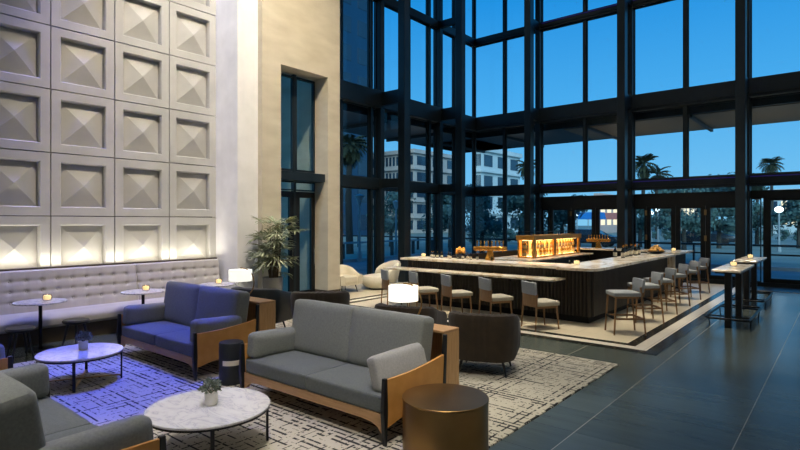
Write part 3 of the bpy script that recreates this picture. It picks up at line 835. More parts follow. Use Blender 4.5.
b = new(); prism(b, [(-8.45, 10.2), (-4.34, 10.2), (-4.34, 10.0), (-3.86, 10.0), (-3.68, 10.05), (-3.58, 10.18), (-3.56, 10.34), (-3.56, 16.15), (-4.45, 16.15), (-4.45, 10.98), (-8.45, 10.98)], 'z', 1.06, 1.11); obj('counter_top', b, 'marble', bar)
b = rbox(-4.45, -3.58, 16.10, 16.15, .006, 1.06, .004, 1); obj('end_slab', b, 'marble', bar)
b = new(); prism(b, [(-8.45, 17.7), (-4.45, 17.7), (-4.45, 16.7), (-3.60, 16.7), (-3.60, 18.5), (-8.45, 18.5)], 'z', 1.06, 1.11); obj('counter_top', b, 'marble', bar)
b = new(); box(b, -4.45, -4.40, 10.98, 16.1, .14, 1.06); box(b, -8.27, -4.45, 10.93, 10.98, .14, 1.06); obj('inner_panel', b, 'charc', bar)
b = new(); box(b, -4.95, -4.45, 11.2, 16.0, .84, .88); box(b, -8.2, -4.95, 10.98, 11.4, .84, .88); obj('work_shelf', b, 'chrome', bar)
# low counter along the front
lc = thing('low_counter', 'lower marble counter shelf running along the front of the bar', 'counter', (0, 0, 0))
b = new(); prism(b, [(-8.68, 9.83), (-4.42, 9.83), (-4.32, 9.90), (-4.28, 10.33), (-8.68, 10.33)], 'z', .84, .88); bev(b, .004, 1); obj('counter_top', b, 'marble', lc)
for x in (-7.9, -6.6, -5.3): b = new(); box(b, x-.02, x+.02, 9.95, 10.33, .78, .84); obj('bracket', b, 'blackm', lc)
# island with lit display case
isl = thing('back_bar', 'marble-topped island in the middle of the bar', 'counter', (0, 0, 0))
b = rbox(-7.75, -6.35, 13.2, 17.6, .93, .97, .006, 1); obj('counter_top', b, 'marble', isl)
b = new(); box(b, -7.65, -6.45, 13.3, 17.5, .006, .93); obj('cabinet', b, 'charc', isl)
for y in (14.3, 15.3, 16.3): b = new(); box(b, -6.455, -6.435, y-.49, y+.49, .12, .88); obj('door', b, 'black', isl)
cs = thing('display_case', 'gilded glass bottle display case glowing gold on the bar island', 'display case', (0, 0, .97))
X0, X1, Y0, Y1 = -7.20, -6.70, 13.95, 17.35
b = new()
box(b, X0, X1, Y0, Y1, 0, .03); box(b, X0-.03, X1+.03, Y0-.03, Y1+.03, .50, .63)
obj('fascia', b, 'goldw', cs)
for x in (X0, X1-.05):
    for y, w in ((Y0, .14), (15.3, .16), (Y1-.14, .14)):
        b = new(); box(b, x, x+.05, y, y+w, .03, .50); obj('post', b, 'goldw', cs)
for x in (X0+.02, X1-.03): b = new(); box(b, x, x+.006, Y0+.14, Y1-.14, .03, .50); obj('glass_pane', b, 'cglass', cs)
b = new(); box(b, X0+.05, X1-.05, Y0+.02, Y0+.026, .03, .5); obj('glass_pane', b, 'cglass', cs)
b = new(); box(b, X0+.05, X1-.05, Y0+.05, Y1-.05, .25, .262); obj('shelf', b, 'cglass', cs)
b = new(); box(b, X0+.1, X1-.1, Y0+.1, Y1-.1, .485, .497); obj('light_strip', b, 'ledg', cs)
b = new(); box(b, X0+.1, X1-.1, Y0+.1, Y1-.1, .031, .034); obj('light_strip', b, 'ledg', cs)
b = new(); box(b, X0+.27, X0+.29, Y0+.15, Y1-.15, .035, .49); obj('glow_panel', b, 'amberglow', cs)  # glowing sheet added so the case interior looks bright gold
b = new()
for x in (X0, X1-.02): box(b, x, x+.015, Y0, Y1, .72, .735)
for y in (Y0, (Y0+Y1)/2, Y1-.02):
    box(b, X0, X1, y, y+.015, .72, .735)
    for x in (X0, X1-.02): box(b, x, x+.015, y, y+.015, .63, .72)
obj('gallery_rail', b, 'blackm', cs)
def bottle(m, capm):
    t = thing('bottle', '', 'bottle', (0, 0, 0))
    b = new(); lathe(b, [(0, 0), (.036, 0), (.038, .005), (.038, .12), (.03, .145), (.014, .165), (.013, .19)], 14); obj('body', b, m, t, True)
    b = new(); lathe(b, [(.0135, .185), (.015, .185), (.015, .21), (0, .21)], 12); obj('cap', b, capm, t, True)
    b = new(); lathe(b, [(.0385, .03), (.0388, .03), (.0388, .095), (.0385, .095)], 14); obj('bottle_label', b, 'paper', t, True)
    return t
R = random.Random(5)
b1 = bottle('bottle', 'black'); first = True
for z in (1.004, 1.232):
    for i in range(21):
        y = Y0+.2+i*(Y1-Y0-.4)/20+R.uniform(-.02, .02); x = X1-.14+R.uniform(-.05, .03)
        lb = 'amber liquor bottle lit inside the gilded display case'
        if first: b1.location = (x, y, z); b1['label'] = lb; b1['group'] = 'bottles in the display case'; first = False
        else: dup(b1, (x, y, z), R.uniform(0, 6), lb, 'bottles in the display case')
    for x in (X0+.14, X0+.2):
        dup(b1, (x, Y0+.1, z), 0, 'amber liquor bottle lit inside the gilded display case', 'bottles in the display case')
b2 = bottle('bottleg', 'gold'); first = True
for i in range(11):
    x = -7.95+i*.135+R.uniform(-.02, .02); y = 10.72+R.uniform(-.06, .1)
    if first: b2.location = (x, y, 1.11); b2.scale = (.8, .8, .75); b2['label'] = 'dark bottle in the row on the front counter beneath the orange flowers'; b2['group'] = 'dark bottles on the front counter'; first = False
    else: dup(b2, (x, y, 1.11), R.uniform(0, 6), 'dark bottle in the row on the front counter beneath the orange flowers', 'dark bottles on the front counter')
for i in range(12):
    x = -4.42+R.uniform(0, .25); y = 13.6+i*.14
    d_ = dup(b2, (x, y, 1.11), R.uniform(0, 6), 'dark bottle in the cluster on the right counter beside the fruit bowl', 'dark bottles on the right counter')
    d_.scale = (1.25, 1.25, R.uniform(1.2, 1.5))
# beer tap towers
def taps(n):
    t = thing('beer_tap_tower', '', 'beer taps', (0, 0, 0))
    b = new(); prism(b, [(-.10, 0), (.10, 0), (.10, .06), (.06, .12), (.06, .24), (-.06, .24), (-.06, .12), (-.10, .06)], 'y', -.05, .05); bev(b, .008, 1); obj('pedestal', b, 'gold', t)
    b = rbox(-.38, .38, -.05, .05, .22, .32, .02, 3); obj('crossbar', b, 'gold', t, True)
    for i in range(n):
        x = -.30+.6*i/(n-1)
        b = new(); taper(b, (x, -.045, .27), (x, -.09, .26), .01, .01, 8); taper(b, (x, -.09, .27), (x, -.09, .20), .008, .01, 8); h_ = obj('tap', b, 'gold', t, True)
        b = new(); lathe(b, [(0, .32), (.014, .32), (.011, .35), (.021, .43), (.016, .45), (0, .452)], 10, (x, 0, 0)); obj('handle', b, 'gold', h_, True)
    return t
tp = taps(8); tp.location = (-6.28, 10.82, 1.11); tp.rotation_euler = (0, 0, math.radians(20)); tp['label'] = 'gold eight-handle beer tap tower on the front counter'
dup(tp, (-6.35, 18.05, 1.11), math.radians(25), 'gold beer tap tower on the far counter, right of the display case')
# flowers and fruit
t = thing('flower_bowl', 'orange flowers in a dark bowl on the front bar counter', 'flowers', (-7.12, 10.85, 1.11))
b = new(); lathe(b, [(0, 0), (.05, 0), (.08, .03), (.10, .10), (.09, .10), (.07, .04), (0, .03)], 24); obj('bowl', b, 'black', t, True)
for i in range(16):
    a = R.uniform(0, 6.28); q = R.uniform(0, .12); b = new(); sphere(b, (q*math.cos(a)*1.3, q*math.sin(a), .15+R.uniform(0, .09)), R.uniform(.035, .05), 10, 7); obj('blossom', b, 'flower', t, True)
tb = thing('fruit_bowl', 'wide dark bowl heaped with yellow fruit on the right bar counter', 'bowl', (-4.02, 15.95, 1.11))
b = new(); lathe(b, [(0, 0), (.10, 0), (.19, .03), (.24, .07), (.22, .07), (.17, .04), (0, .03)], 32); obj('bowl', b, 'black', tb, True)
ff = None
for i in range(22):
    lay = 0 if i < 10 else (1 if i < 18 else 2); a = i*2.4; q = (.155, .10, .03)[lay]
    p = (-4.02+q*math.cos(a), 15.95+q*math.sin(a), 1.19+.055*lay+R.uniform(0, .02))
    if ff is None:
        b = new(); sphere(b, (0, 0, 0), .05, 12, 8, (1, 1, .9)); ff = obj('fruit', b, 'fruit', None, True, p); tag(ff, 'yellow fruit heaped in the dark bowl on the right counter', 'fruit', 'fruit in the bowl')
    else: c = ff.copy(); COL.objects.link(c); c.location = p
votive(-8.12, 10.72, 1.11, 'glass votive candle at the left end of the front bar counter')
votive(-4.22, 10.75, 1.11, 'glass votive candle near the front right corner of the bar')
votive(-3.95, 17.6, 1.11, 'glass votive candle on the far right counter behind the fruit')
for i in range(3):
    x, y = ((-4.40, 10.85), (-6.1, 10.6), (-6.2, 10.72))[i]
    b = new(); lathe(b, [(0, 0), (.03, 0), (.036, .09), (.033, .09), (.028, .01), (0, .008)], 16)
    tag(obj('drinking_glass', b, 'cglass', None, True, (x, y, 1.11)), ('clear drinking glass beside the corner votive on the bar', 'clear drinking glass right of the near tap tower, closer one', 'clear drinking glass right of the near tap tower, farther one')[i], 'glass')

# bar chairs (low counter)
def bar_chair():
    t = thing('bar_chair', '', 'chair', (0, 0, 0), 0, 'chairs at the low front counter')
    b = cushion(.48, .48, .09, 3.5, .1, 8); xf(b, (0, .02, .475)); obj('seat', b, 'beige', t, True)
    def curved(z0, z1, th, off, r=.012):
        b = new(); rows = []
        for i in range(13):
            x = -.23+.46*i/12; y = -.235-.03*(1-(x/.23)**2)+off
            rows.append([b.verts.new((x, y-.05*(z-.5)-o, z)) for z, o in ((z0, 0), (z1, 0), (z1, th), (z0, th))])
        for p, q in zip(rows, rows[1:]):
            for k in range(4): b.faces.new((p[k], p[(k+1) % 4], q[(k+1) % 4], q[k]))
        b.faces.new(rows[0]); b.faces.new(list(reversed(rows[-1]))); return b
    b = curved(.645, .875, .045, .015); bev(b, .008, 1); obj('backrest', b, 'grey', t, True)
    b = curved(.42, .66, .016, 0); obj('back_panel', b, 'walnut', t, True)
    for s in (-1, 1):
        b = new(); taper(b, (s*.235, -.27, 0), (s*.215, -.235, .66), .013, .02, 8); obj('leg', b, 'walnut', t, True)
        b = new(); taper(b, (s*.225, .235, 0), (s*.205, .20, .44), .013, .019, 8); obj('leg', b, 'walnut', t, True)
    b = new(); box(b, -.2, .2, .18, .205, .39, .43); box(b, -.21, -.19, -.23, .2, .39, .43); box(b, .19, .21, -.23, .2, .39, .43); obj('apron', b, 'walnut', t)
    return t
bc = bar_chair(); names = ['leftmost wooden bar chair at the low counter, beside the round cream chair', 'wooden bar chair directly right of the lit centre lamp', 'wooden bar chair at the low counter, middle of the five', 'wooden bar chair at the low counter, second from the right end', 'wooden bar chair nearest the right end of the low counter']
for i, (x, y) in enumerate(((-8.12, 9.62), (-7.24, 9.58), (-6.34, 9.55), (-5.37, 9.5), (-4.40, 9.46))):
    if i == 0: bc.location = (x, y, .006); bc.rotation_euler = (0, 0, math.radians(-31)); bc['label'] = names[0]
    else: dup(bc, (x, y, .006), math.radians(-31), names[i])
# bar stools along the right side, facing the bar
def bar_stool():
    t = thing('bar_stool', '', 'bar stool', (0, 0, 0), 0, 'grey bar stools along the right side of the bar')
    b = cushion(.46, .48, .08, 3.5, .1, 8); xf(b, (0, .0, .71)); obj('seat', b, 'grey', t, True)
    b = new(); rows = []
    for i in range(13):
        x = -.225+.45*i/12; y = -.225-.025*(1-(x/.225)**2)
        rows.append([b.verts.new((x, y-.14*(z-.75)-o, z)) for z, o in ((.745, 0), (.97, 0), (.97, .05), (.745, .05))])
    for p, q in zip(rows, rows[1:]):
        for k in range(4): b.faces.new((p[k], p[(k+1) % 4], q[(k+1) % 4], q[k]))
    b.faces.new(rows[0]); b.faces.new(list(reversed(rows[-1]))); bev(b, .012, 2); obj('backrest', b, 'grey', t, True)
    for s in (-1, 1):
        b = new(); taper(b, (s*.235, -.30, 0), (s*.205, -.225, .84), .014, .02, 8); obj('leg', b, 'walnut', t, True)
        b = new(); taper(b, (s*.225, .24, 0), (s*.20, .20, .69), .014, .019, 8); obj('leg', b, 'walnut', t, True)
        b = new(); box(b, s*.215-.011, s*.215+.011, -.265, .22, .27, .30); obj('stretcher', b, 'walnut', t)
    b = new(); box(b, -.21, .21, -.275, -.25, .27, .30); obj('stretcher', b, 'walnut', t)
    b = new(); box(b, -.215, .215, .205, .235, .27, .31); obj('footrest', b, 'blackm', t)
    b = new(); box(b, -.2, .2, -.2, -.18, .64, .69); box(b, -.2, .2, .17, .19, .64, .69); box(b, -.2, -.18, -.2, .19, .64, .69); box(b, .18, .2, -.2, .19, .64, .69); obj('apron', b, 'walnut', t)
    return t
st = bar_stool(); A0 = math.radians(90+38)
sl = ['grey bar stool nearest the camera, at the front corner of the bar', 'second grey bar stool from the front corner of the bar', 'third grey bar stool from the front corner of the bar', 'fourth grey bar stool from the front corner of the bar', 'fifth grey bar stool from the front, next to last', 'farthest grey bar stool, nearest the glass doors']
for i, (x, y) in enumerate(((-3.06, 9.96), (-3.12, 11.42), (-3.15, 12.65), (-3.19, 14.08), (-3.21, 15.42), (-3.27, 16.95))):
    if i == 0: st.location = (x, y, .006); st.rotation_euler = (0, 0, A0); st['label'] = sl[0]
    else: dup(st, (x, y, .006), A0, sl[i])
# high tables
def high_table():
    t = thing('high_table', '', 'table', (0, 0, 0), 0, 'narrow marble high tables')
    b = rbox(-.24, .24, -.93, .93, 1.055, 1.10, .008, 1); obj('tabletop', b, 'marble', t)
    b = new(); box(b, -.2, .2, -.8, .8, 1.02, 1.055); obj('support_plate', b, 'blackm', t)
    for y in (-.66, .66): b = rbox(-.055, .055, y-.075, y+.075, 0, 1.03, .006, 1); obj('leg', b, 'black', t)
    b = new(); r = .03; x0, x1, y0, y1, z = -.34, .36, -1.0, 1.0, .20; c = .12; pts = []
    for cx, cy, a0 in ((x1-c, y1-c, 0), (x0+c, y1-c, 90), (x0+c, y0+c, 180), (x1-c, y0+c, 270)):
        for k in range(6): a = math.radians(a0+90*k/5); pts.append((cx+c*math.cos(a), cy+c*math.sin(a), z))
    pts.append(pts[0]); tube(b, pts, .02, 10)
    for y in (-.66, .66): tube(b, [(x0, y, z), (x1, y, z)], .014, 8)
    for x in (x0, x1):
        for y in (-.6, .6): tube(b, [(x, y, z), (x*.95, y, 0)], .012, 6)
    obj('foot_rail', b, 'blackm', t, True)
    return t
ht = high_table(); ht.location = (-1.70, 12.45, 0); ht['label'] = 'narrow marble-topped high table nearer the camera, beside the inlaid floor border'
dup(ht, (-1.76, 15.45, 0), 0, 'narrow marble-topped high table nearer the glass doors')
votive(-1.72, 12.55, 1.10, 'glass votive candle on the nearer high table'); votive(-1.78, 15.55, 1.10, 'glass votive candle on the farther high table')

# ---------------------------------------------------------------- canopy outside
b = new(); box(b, -15.6, 12, YG+.15, 24, 5.62, 6.3); box(b, -15.6, XG-.15, 6, 24, 5.62, 6.3)
cn = thing('entrance_canopy', 'wide flat canopy outside the glass walls, running round the corner', 'canopy', (0, 0, 0))
obj('roof_slab', b, 'canopy', cn)
b = new(); box(b, -8.5, 11.9, YG+.3, 23.8, 5.595, 5.62); obj('soffit', b, 'soffit', cn, label='brown wood-lined underside')
for x in (-14.2, -11.0, -7.5, -4.0, -.5, 3):
    b = new(); box(b, x-.05, x+.05, YG+.15, 23.9, 5.5, 5.595); obj('soffit_beam', b, 'canopy', cn)
for y in (8, 11, 14.4, 17.8):
    b = new(); box(b, -15.5, XG-.15, y-.05, y+.05, 5.5, 5.62); obj('soffit_beam', b, 'canopy', cn)

for o_ in list(COL.objects):
    if o_.parent is None and o_.get('category') and o_.name.split('.')[0] in ('loveseat', 'console_table', 'table_lamp', 'coffee_table', 'potted_plant', 'drum_table', 'lounge_chair') and -8.95 < o_.location.x < -2.42 and o_.location.y < 7.7:
        o_.location.z += .0105
# ---------------------------------------------------------------- outside world
def G_(u, dist):  # place by compass angle as seen across the room, at a real distance
    th = math.radians(39.65); s = (u-400)/537
    return (dist*(-math.sin(th)+math.cos(th)*s), dist*(math.cos(th)+math.sin(th)*s))
b = new(); box(b, -170, 150, 20.2, 260, -.25, -.05); box(b, -170, -12.65, -60, 20.2, -.25, -.05)
o = obj('street', b, 'asphalt'); o['kind'] = 'structure'; tag(o, 'blue-grey street outside at dusk', 'street')
b = new(); box(b, -19, 14, 20.2, 27, -.05, -.03); box(b, -19, -12.65, 4, 20.2, -.05, -.03); o = obj('pavement', b, 'side'); o['kind'] = 'structure'; tag(o, 'pale paving just outside the glass walls', 'pavement')
for (x0, x1, y0, y1) in ((-18.9, 40, 27, 27.3), (-19.3, -19, -10, 27.3)):
    b = new(); box(b, x0, x1, y0, y1, -.05, .12); tag(obj('kerb', b, 'kerb'), 'pale kerb parallel to the far glass wall' if x1 > 0 else 'pale kerb parallel to the left glass wall', 'kerb')
def building(u0, u1, y, h, depth, m, label, rows, cols, lit=0, ledge=True, z0=0, seed=1, name='building'):
    th = math.radians(39.65)
    def XY(u): s = (u-400)/537; return y*(-math.sin(th)+math.cos(th)*s)/(math.cos(th)+math.sin(th)*s)
    xa, xb = XY(u0), XY(u1)*(y+depth)/y; t = thing(name, label, 'building', ((xa+xb)/2, y, -.05)); w = (xb-xa)/2
    b = new(); box(b, -w, w, 0, depth, 0, h); box(b, -w-.3, w+.3, -.3, depth+.3, h, h+.5); obj('wall', b, m, t)
    R = random.Random(seed); fh = h/rows; cw = 2*w/cols
    for r in range(rows):
        if ledge: b = new(); box(b, -w, w, -.5, 0, r*fh+fh*.92, (r+1)*fh); obj('ledge', b, m, t)
        if ledge: b = new(); box(b, w, w+.5, -.5, depth, r*fh+fh*.92, (r+1)*fh); obj('ledge', b, m, t)
        for c in range(3):
            b = new(); yc = depth*(c+.5)/3; box(b, w-.05, w+.05, yc-depth*.1, yc+depth*.1, r*fh+fh*.22, r*fh+fh*.78)
            obj('window', b, 'litwin' if R.random() < lit else 'wdark', t)
        for c in range(cols):
            b = new(); xc = -w+cw*(c+.5); box(b, xc-cw*.3, xc+cw*.3, -.05, .05, r*fh+fh*.22, r*fh+fh*.78)
            obj('window', b, 'litwin' if R.random() < lit else 'wdark', t)
    return t
building(372, 458, 74, 14.3, 14, 'hotel', 'long beige hotel with horizontal ledges seen through the left glass wall', 5, 12, .03, seed=4)
building(474, 520, 78, 14.2, 14, 'whiteb', 'pale blue-white block with balconies behind the room corner', 4, 6, .04, seed=6)
building(250, 352, 60, 10.5, 12, 'pinkb', 'pink rendered building at the left edge of the window wall', 2, 4, .1, seed=8)
building(180, 371, 46, 46, 10, 'tower', 'tall dark blue glass tower beyond the left glass wall', 12, 8, 0, seed=9, ledge=False, name='tower')
building(596, 618, 95, 6.5, 10, 'pinkb', 'low pink shop building seen through the doors', 1, 3, .9, seed=10)
building(676, 704, 85, 5.0, 10, 'hotel', 'low building with tall glowing windows seen through the door', 1, 4, .95, ledge=False, seed=12)
building(770, 830, 110, 7.0, 10, 'whiteb', 'low pale building beyond the right-hand door', 1, 6, .3, ledge=False, seed=14)
def blob_tree(x, y, h, w, label, seed, name='tree', m='tree', z0=.8, cnt=900, grp=None, trunk=True):
    t = thing(name, label, 'tree', (x, y, -.05), 0, grp); R = random.Random(seed); b = new()
    lobes = [(R.uniform(-.6, .6)*w/2, R.uniform(-.6, .6)*w/2, z0+(h-z0)*R.uniform(.25, .8), R.uniform(.22, .38)) for _ in range(9)]
    for i in range(cnt):
        lx, ly, lz, lr = R.choice(lobes); d = Vector((R.gauss(0, 1), R.gauss(0, 1), R.gauss(0, 1))).normalized()
        c = Vector((lx, ly, lz))+Vector((d.x*lr*w, d.y*lr*w, d.z*lr*(h-z0)*.75))*R.uniform(.45, 1)
        if c.z > h or c.z < z0*.5: continue
        a = d.orthogonal().normalized(); a.rotate(Matrix.Rotation(R.uniform(0, 6), 3, d)); q = d.cross(a); s = R.uniform(.09, .19)*max(.7, w/4)
        tilt = R.uniform(-.6, .6)
        b.faces.new([b.verts.new(p) for p in (c+a*s, c+(q+d*tilt)*s*.6, c-a*s, c-(q+d*tilt)*s*.6)])
    for lx, ly, lz, lr in lobes:
        bmesh.ops.create_icosphere(b, subdivisions=2, radius=1, matrix=Matrix.Translation((lx, ly, lz)) @ Matrix.Diagonal((lr*w*.46, lr*w*.46, lr*(h-z0)*.34, 1)))
    obj('foliage', b, m, t)
    if trunk: b = new(); taper(b, (0, 0, 0), (0, 0, z0+(h-z0)*.4), .18*max(1, h/8), .1, 8); obj('trunk', b, 'trunk', t)
    return t
def palm(u, dist, ztop, crown, label, seed, m='treeb', nf=46):
    x, y = G_(u, dist); R = random.Random(seed); t = thing('palm_tree', label, 'tree', (x, y, -.05), 0, 'palm trees outside')
    b = new(); zt = ztop-crown*.5; tube(b, [(0, 0, 0), (R.uniform(-.2, .2), 0, zt*.5), (0, 0, zt)], .24, 8, .17); obj('trunk', b, 'trunk', t)
    b = new()
    for i in range(nf):
        a = 2*PI*i/nf*5.0+R.uniform(-.2, .2); el = R.uniform(-.9, 1.35); L = crown*R.uniform(.5, .72); dirh = Vector((math.cos(a), math.sin(a), 0))
        pts = []; p = Vector((0, 0, zt)); e_ = el
        for k in range(8):
            pts.append(p.copy()); p = p+(dirh*math.cos(e_)+Vector((0, 0, math.sin(e_))))*L/7; e_ -= .17
        side = Vector((-math.sin(a), math.cos(a), 0)); tube(b, pts, .03, 4, .01)
        for k in range(2, 8):
            q = pts[k]; d = (pts[k]-pts[k-1]).normalized(); ll = L*.42*(1-.55*abs(k-4)/4)
            for sg in (-1, 1):
                for j in (-.5, .5):
                    tip = q+(side*sg*.75+d*(.6+j*.5)).normalized()*ll-Vector((0, 0, ll*.35)); w = d*.035*crown
                    b.faces.new([b.verts.new(v) for v in (q-w, (q+tip)/2-w, tip, (q+tip)/2+w)])
    obj('fronds', b, m, t); return t
palm(350, 34, 7.9, 2.0, 'large shaggy palm behind the leftmost glass bay', 1)
palm(527, 60, 9.2, 2.0, 'palm between the pale block and the first free-standing column', 2)
palm(644, 58, 9.4, 2.3, 'tall palm above the glass doors, left of a pair', 3)
palm(657, 62, 8.6, 2.4, 'broad brownish palm above the glass doors, right of a pair', 4)
palm(757, 80, 8.8, 2.4, 'small palm just right of the rightmost column', 5)
palm(771, 76, 11.4, 2.5, 'isolated tan palm near the right edge', 6)
for i, (u, dst, h, w, lb) in enumerate(((450, 42, 5.1, 4.0, 'dark leafy tree left of the room corner'), (482, 34, 4.4, 3.4, 'dark leafy tree just right of the room corner'), (520, 40, 4.6, 3.4, 'dark leafy tree left of the first free-standing far column'),
        (562, 34, 4.1, 3.2, 'dark leafy tree behind the first glass door leaf'), (640, 43, 4.2, 3.2, 'dark leafy tree at the middle free-standing column'), (672, 105, 10.6, 9, 'rounded dark tree right of the palm pair'), (688, 112, 9.8, 9, 'low rounded tree above the second pair of doors'),
        (722, 125, 13.2, 17, 'wide flat-topped tree left of the rightmost column'), (757, 45, 4.6, 3.2, 'dark tree in the narrow pane right of the rightmost column'), (799, 41, 4.8, 4.2, 'dark tree behind the right-hand door'), (391, 44, 4.8, 3.6, 'dark tree between the left free-standing columns'),
        (684, 38, 3.6, 3.4, 'dark bushy tree behind the second glass door'), (719, 41, 3.8, 3.6, 'dark bushy tree behind the third glass door'))):
    x, y = G_(u, dst); blob_tree(x, y, h, w, lb, 20+i, cnt=2200)
for i, (ua, ub, dst) in enumerate(((470, 600, 50), (620, 830, 54))):
    for j in range(11):
        u = ua+(ub-ua)*(j+.5)/11; x, y = G_(u, dst); blob_tree(x, y, 1.45, 1.55, 'low hedge bush along the street', 60+i*10+j, 'hedge_bush', z0=-.1, cnt=350, grp='hedge bushes along the street', trunk=False)['category'] = 'bush'
def street_lamp(u, dst, z, r, label, glob=True):
    x, y = G_(u, dst); t = thing('street_lamp', label, 'street lamp', (x, y, -.05), 0, 'street lamps outside')
    b = new(); taper(b, (0, 0, 0), (0, 0, z-r), .08, .05, 8); taper(b, (0, 0, 0), (0, 0, .5), .14, .12, 8); obj('post', b, 'kerb', t)
    b = new()
    if glob: sphere(b, (0, 0, z), r, 14, 10, (1, 1, .8)); obj('globe', b, 'globe', t, True)
    else: lathe(b, [(0, z-r), (.08, z-r), (r, z+r), (r*1.2, z+r*1.1), (0, z+r*1.6)], 8); obj('lantern', b, 'kerb', t)
    return t
street_lamp(779, 36, 2.85, .26, 'white globe street lamp behind the right-hand door')
street_lamp(658, 46, 3.1, .24, 'upper bright globe lamp behind the second doors'); street_lamp(651, 50, 2.85, .24, 'slightly lower globe lamp left of the bright one behind the second doors')
street_lamp(577, 52, 2.7, .12, 'small globe lamp beside the blue awning'); street_lamp(359.5, 27, 3.1, .22, 'unlit lantern post in the leftmost glass bay', False); street_lamp(396, 32, 3.0, .2, 'unlit lantern post between the left free-standing columns', False)
for u, dst, m, lb in ((584, 62, 'awn', 'blue awning across the street, behind the door'), (607, 66, 'awnr', 'pink awning across the street, behind the third leaf')):
    x, y = G_(u, dst); t = thing('awning', lb, 'awning', (x, y, -.05))
    b = new(); prism(b, [(-2.2, 2.3), (2.2, 2.3), (2.0, 3.1), (-2.0, 3.1)], 'y', -1, 1); obj('canvas', b, m, t)
    for sx in (-1, 1): b = new(); taper(b, (sx*2, -.9, 0), (sx*2, -.9, 2.35), .05, .05, 6); obj('pole', b, 'kerb', t)
def car(u, dst, rz, label):
    x, y = G_(u, dst); t = thing('car', label, 'car', (x, y, -.05), rz, 'cars in the street')
    b = new(); prism(b, [(-2.2, .3), (2.2, .3), (2.25, .7), (2.1, .85), (1.2, .95), (.6, 1.4), (-1.0, 1.42), (-1.7, .98), (-2.2, .9)], 'y', -.85, .85); bev(b, .06, 2); obj('body', b, 'carp', t, True)
    b = new(); prism(b, [(1.05, .97), (.55, 1.34), (-.95, 1.36), (-1.5, 1.0)], 'y', -.87, .87); obj('side_windows', b, 'wdark', t)
    for sx in (-1.4, 1.4):
        for sy in (-.8, .8): b = new(); lathe(b, [(0, -.1), (.32, -.1), (.33, -.05), (.33, .05), (.32, .1), (0, .1)], 20); xf(b, (sx, sy, .33), (PI/2, 0, 0)); obj('wheel', b, 'rubber', t, True)
car(706, 47, .1, 'dark parked car behind the third glass door of the right pair'); car(590, 44, .1, 'dark parked car behind the blue awning door')
for i, (x0, x1, y0, y1, lb) in enumerate(((-60, 60, 30.9, 31.1, 'low street railing beyond the far glass wall'), (-20.6, -20.4, -10, 30, 'low street railing beyond the left glass wall'))):
    t = thing('railing', lb, 'railing', (0, 0, -.05)); b = new(); box(b, x0, x1, y0, y1, .85, .95); obj('top_rail', b, 'kerb' if i else 'steel', t)
    b = new(); n = 20
    for k in range(n+1):
        x = x0+(x1-x0)*k/n; y = y0+(y1-y0)*k/n
        if i: box(b, x0, x1, y-.04, y+.04, 0, .85)
        else: box(b, x-.04, x+.04, y0, y1, 0, .85)
    o = obj('railing_posts', b, 'steel', t)
    o['kind'] = 'stuff'

# ---------------------------------------------------------------- lights
def light(kind, name, loc, energy, color, size=1, rot=(0, 0, 0), size_y=None, spot=None, blend=.2, label=None):
    l = bpy.data.lights.new(name, kind); l.energy = energy; l.color = color
    if kind == 'AREA':
        l.size = size
        if size_y: l.shape = 'RECTANGLE'; l.size_y = size_y
    elif kind == 'SPOT': l.spot_size = math.radians(spot); l.spot_blend = blend; l.shadow_soft_size = size
    else: l.shadow_soft_size = size
    o = bpy.data.objects.new(name, l); COL.objects.link(o); o.location = loc; o.rotation_euler = rot
    return o
def aim(o, tgt): o.rotation_euler = (Vector(tgt)-o.location).to_track_quat('-Z', 'Y').to_euler()
WARM = (1, .86, .66); NEU = (1, .94, .84)
for x in (-9, -5.5, -2, 1.5):
    for y in (2, 7, 12, 17): light('SPOT', 'ceiling_downlight', (x, y, 12.35), 115 if x < -4 and y < 5 else 200, NEU, .12, spot=125, blend=1)
# downlights over the bar
for x, y, e in ((-10.6, 11.4, 2000), (-8, 9.4, 3000), (-5.4, 9.2, 3000), (-3.0, 10.2, 2800), (-3.0, 13.5, 2900), (-3.0, 17, 2500), (-6.5, 12, 3200), (-6.9, 16, 2600)):
    o = light('SPOT', 'bar_downlight', (x, y, 12.3), e, WARM, .15, spot=28, blend=.6)
for x, y in ((-7.6, 10.6), (-5.6, 10.6), (-4.0, 11.5), (-4.0, 14.2)): light('SPOT', 'counter_fill', (x, y, 12.3), 1500, WARM, .1, spot=12, blend=.8)  # extra unseen spots added to brighten the counter tops
# lounge downlights
for x, y, e in ((-4, 3.6, 1500), (-3.0, 6.3, 2000), (-6.3, 6.6, 900), (-4.0, 1.6, 1200), (-2.6, 4.5, 900)):
    light('SPOT', 'lounge_downlight', (x, y, 12.3), e, NEU, .15, spot=20, blend=.8)
o = light('SPOT', 'lounge_accent', (1.5, -1.5, 12.3), 4300, NEU, .15, spot=20, blend=.8); aim(o, (-3.7, 4.0, .6))
o = light('SPOT', 'lounge_accent', (-3.5, -2.5, 12.3), 3600, NEU, .15, spot=15, blend=.9); aim(o, (-4.6, .9, .8))  # unseen spot aimed here only to lift the near loveseat
# blue-violet stage spots
o = light('SPOT', 'blue_spot', (-7.0, 5.2, 12.3), 11500, (.02, .06, 1), .06, spot=17, blend=.4); aim(o, (-7.1, 2.55, 0))
o = light('SPOT', 'violet_spot', (-4.3, 2.7, 12.3), 1100, (.22, .22, 1), .08, spot=22, blend=.5)
o = light('SPOT', 'blue_spot', (-9.9, 3.6, 12.3), 2600, (.14, .18, 1), .1, spot=30, blend=.6)
# blue top wash on panel wall
for y in (0, 2.5, 5, 7): light('SPOT', 'panel_wash', (-10.80, y, 12.3), 700, (.34, .40, 1), .08, spot=70, blend=.9)
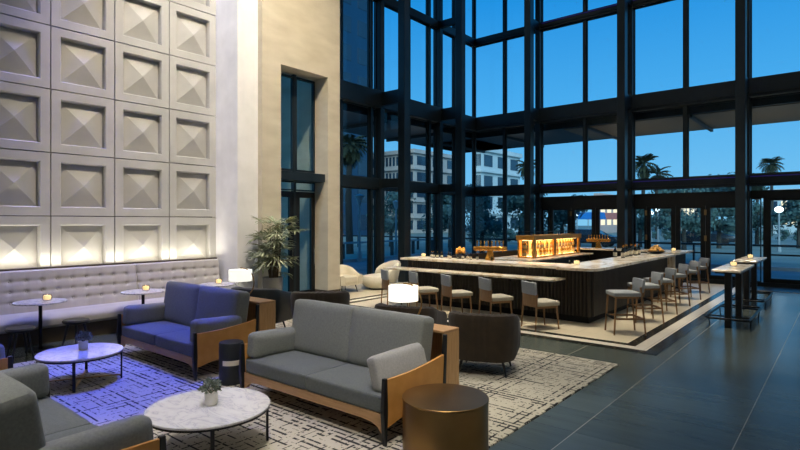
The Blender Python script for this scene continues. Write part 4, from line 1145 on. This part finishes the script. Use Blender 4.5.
# wall washers: limestone + panels
o = light('SPOT', 'stone_wash', (-4.5, 5.0, 12.3), 5200, WARM, .15, spot=60, blend=.8); aim(o, (-10.3, 7.2, 4.5))
o = light('AREA', 'cove_wash', (-10.97, 2.9, 1.21), 44, (1, .92, .78), 7.4, size_y=.05); o.rotation_euler = (PI, 0, PI/2)
o.rotation_euler = (Matrix.Rotation(math.radians(-14), 3, 'Y') @ o.rotation_euler.to_matrix()).to_euler()
o = light('SPOT', 'pilaster_fill', (-8.2, 3.0, 12.3), 1700, (.80, .84, 1), .1, spot=34, blend=.7); aim(o, (-10.7, 6.8, 5))  # unseen spot added to brighten the white pilaster
o = light('SUN', 'outdoor_fill_sun', (0, -30, 40), 3.0, (.72, .92, .95)); o.data.angle = math.radians(30); o.rotation_euler = Vector((-.6, .75, -.4)).to_track_quat('-Z', 'Y').to_euler()  # added fill sun, angled to light the outdoor facades and miss the room
for x, y in ((-11, 22), (-14, 18), (-6, 22), (-2, 22), (-14, 13), (2, 22)): light('SPOT', 'soffit_fill', (x, y, 3.2), 60, WARM, .1, (PI, 0, 0), spot=110, blend=.6)  # unseen fill lamps added below the canopy to brighten its underside
# ---------------------------------------------------------------- world: dusk sky
w = bpy.data.worlds.new('dusk'); bpy.context.scene.world = w; w.use_nodes = True
nt = w.node_tree; bg = nt.nodes['Background']
tc = nt.nodes.new('ShaderNodeTexCoord'); sp = nt.nodes.new('ShaderNodeSeparateXYZ'); rp = nt.nodes.new('ShaderNodeValToRGB')
nt.links.new(tc.outputs['Generated'], sp.inputs[0]); nt.links.new(sp.outputs[2], rp.inputs[0]); nt.links.new(rp.outputs[0], bg.inputs[0])
e = rp.color_ramp.elements
stops = [(0, (142, 205, 238)), (.08, (122, 196, 240)), (.2, (84, 178, 238)), (.38, (36, 150, 226)), (1, (16, 92, 170))]
while len(e) < len(stops): e.new(.5)
for i, (p, c) in enumerate(stops): e[i].position = p; e[i].color = lin(c)
bg.inputs[1].default_value = 1.12

vs = bpy.context.scene.view_settings
vs.view_transform = 'Standard'; vs.look = 'None'; vs.gamma = 1; vs.exposure = 0; vs.use_curve_mapping = False
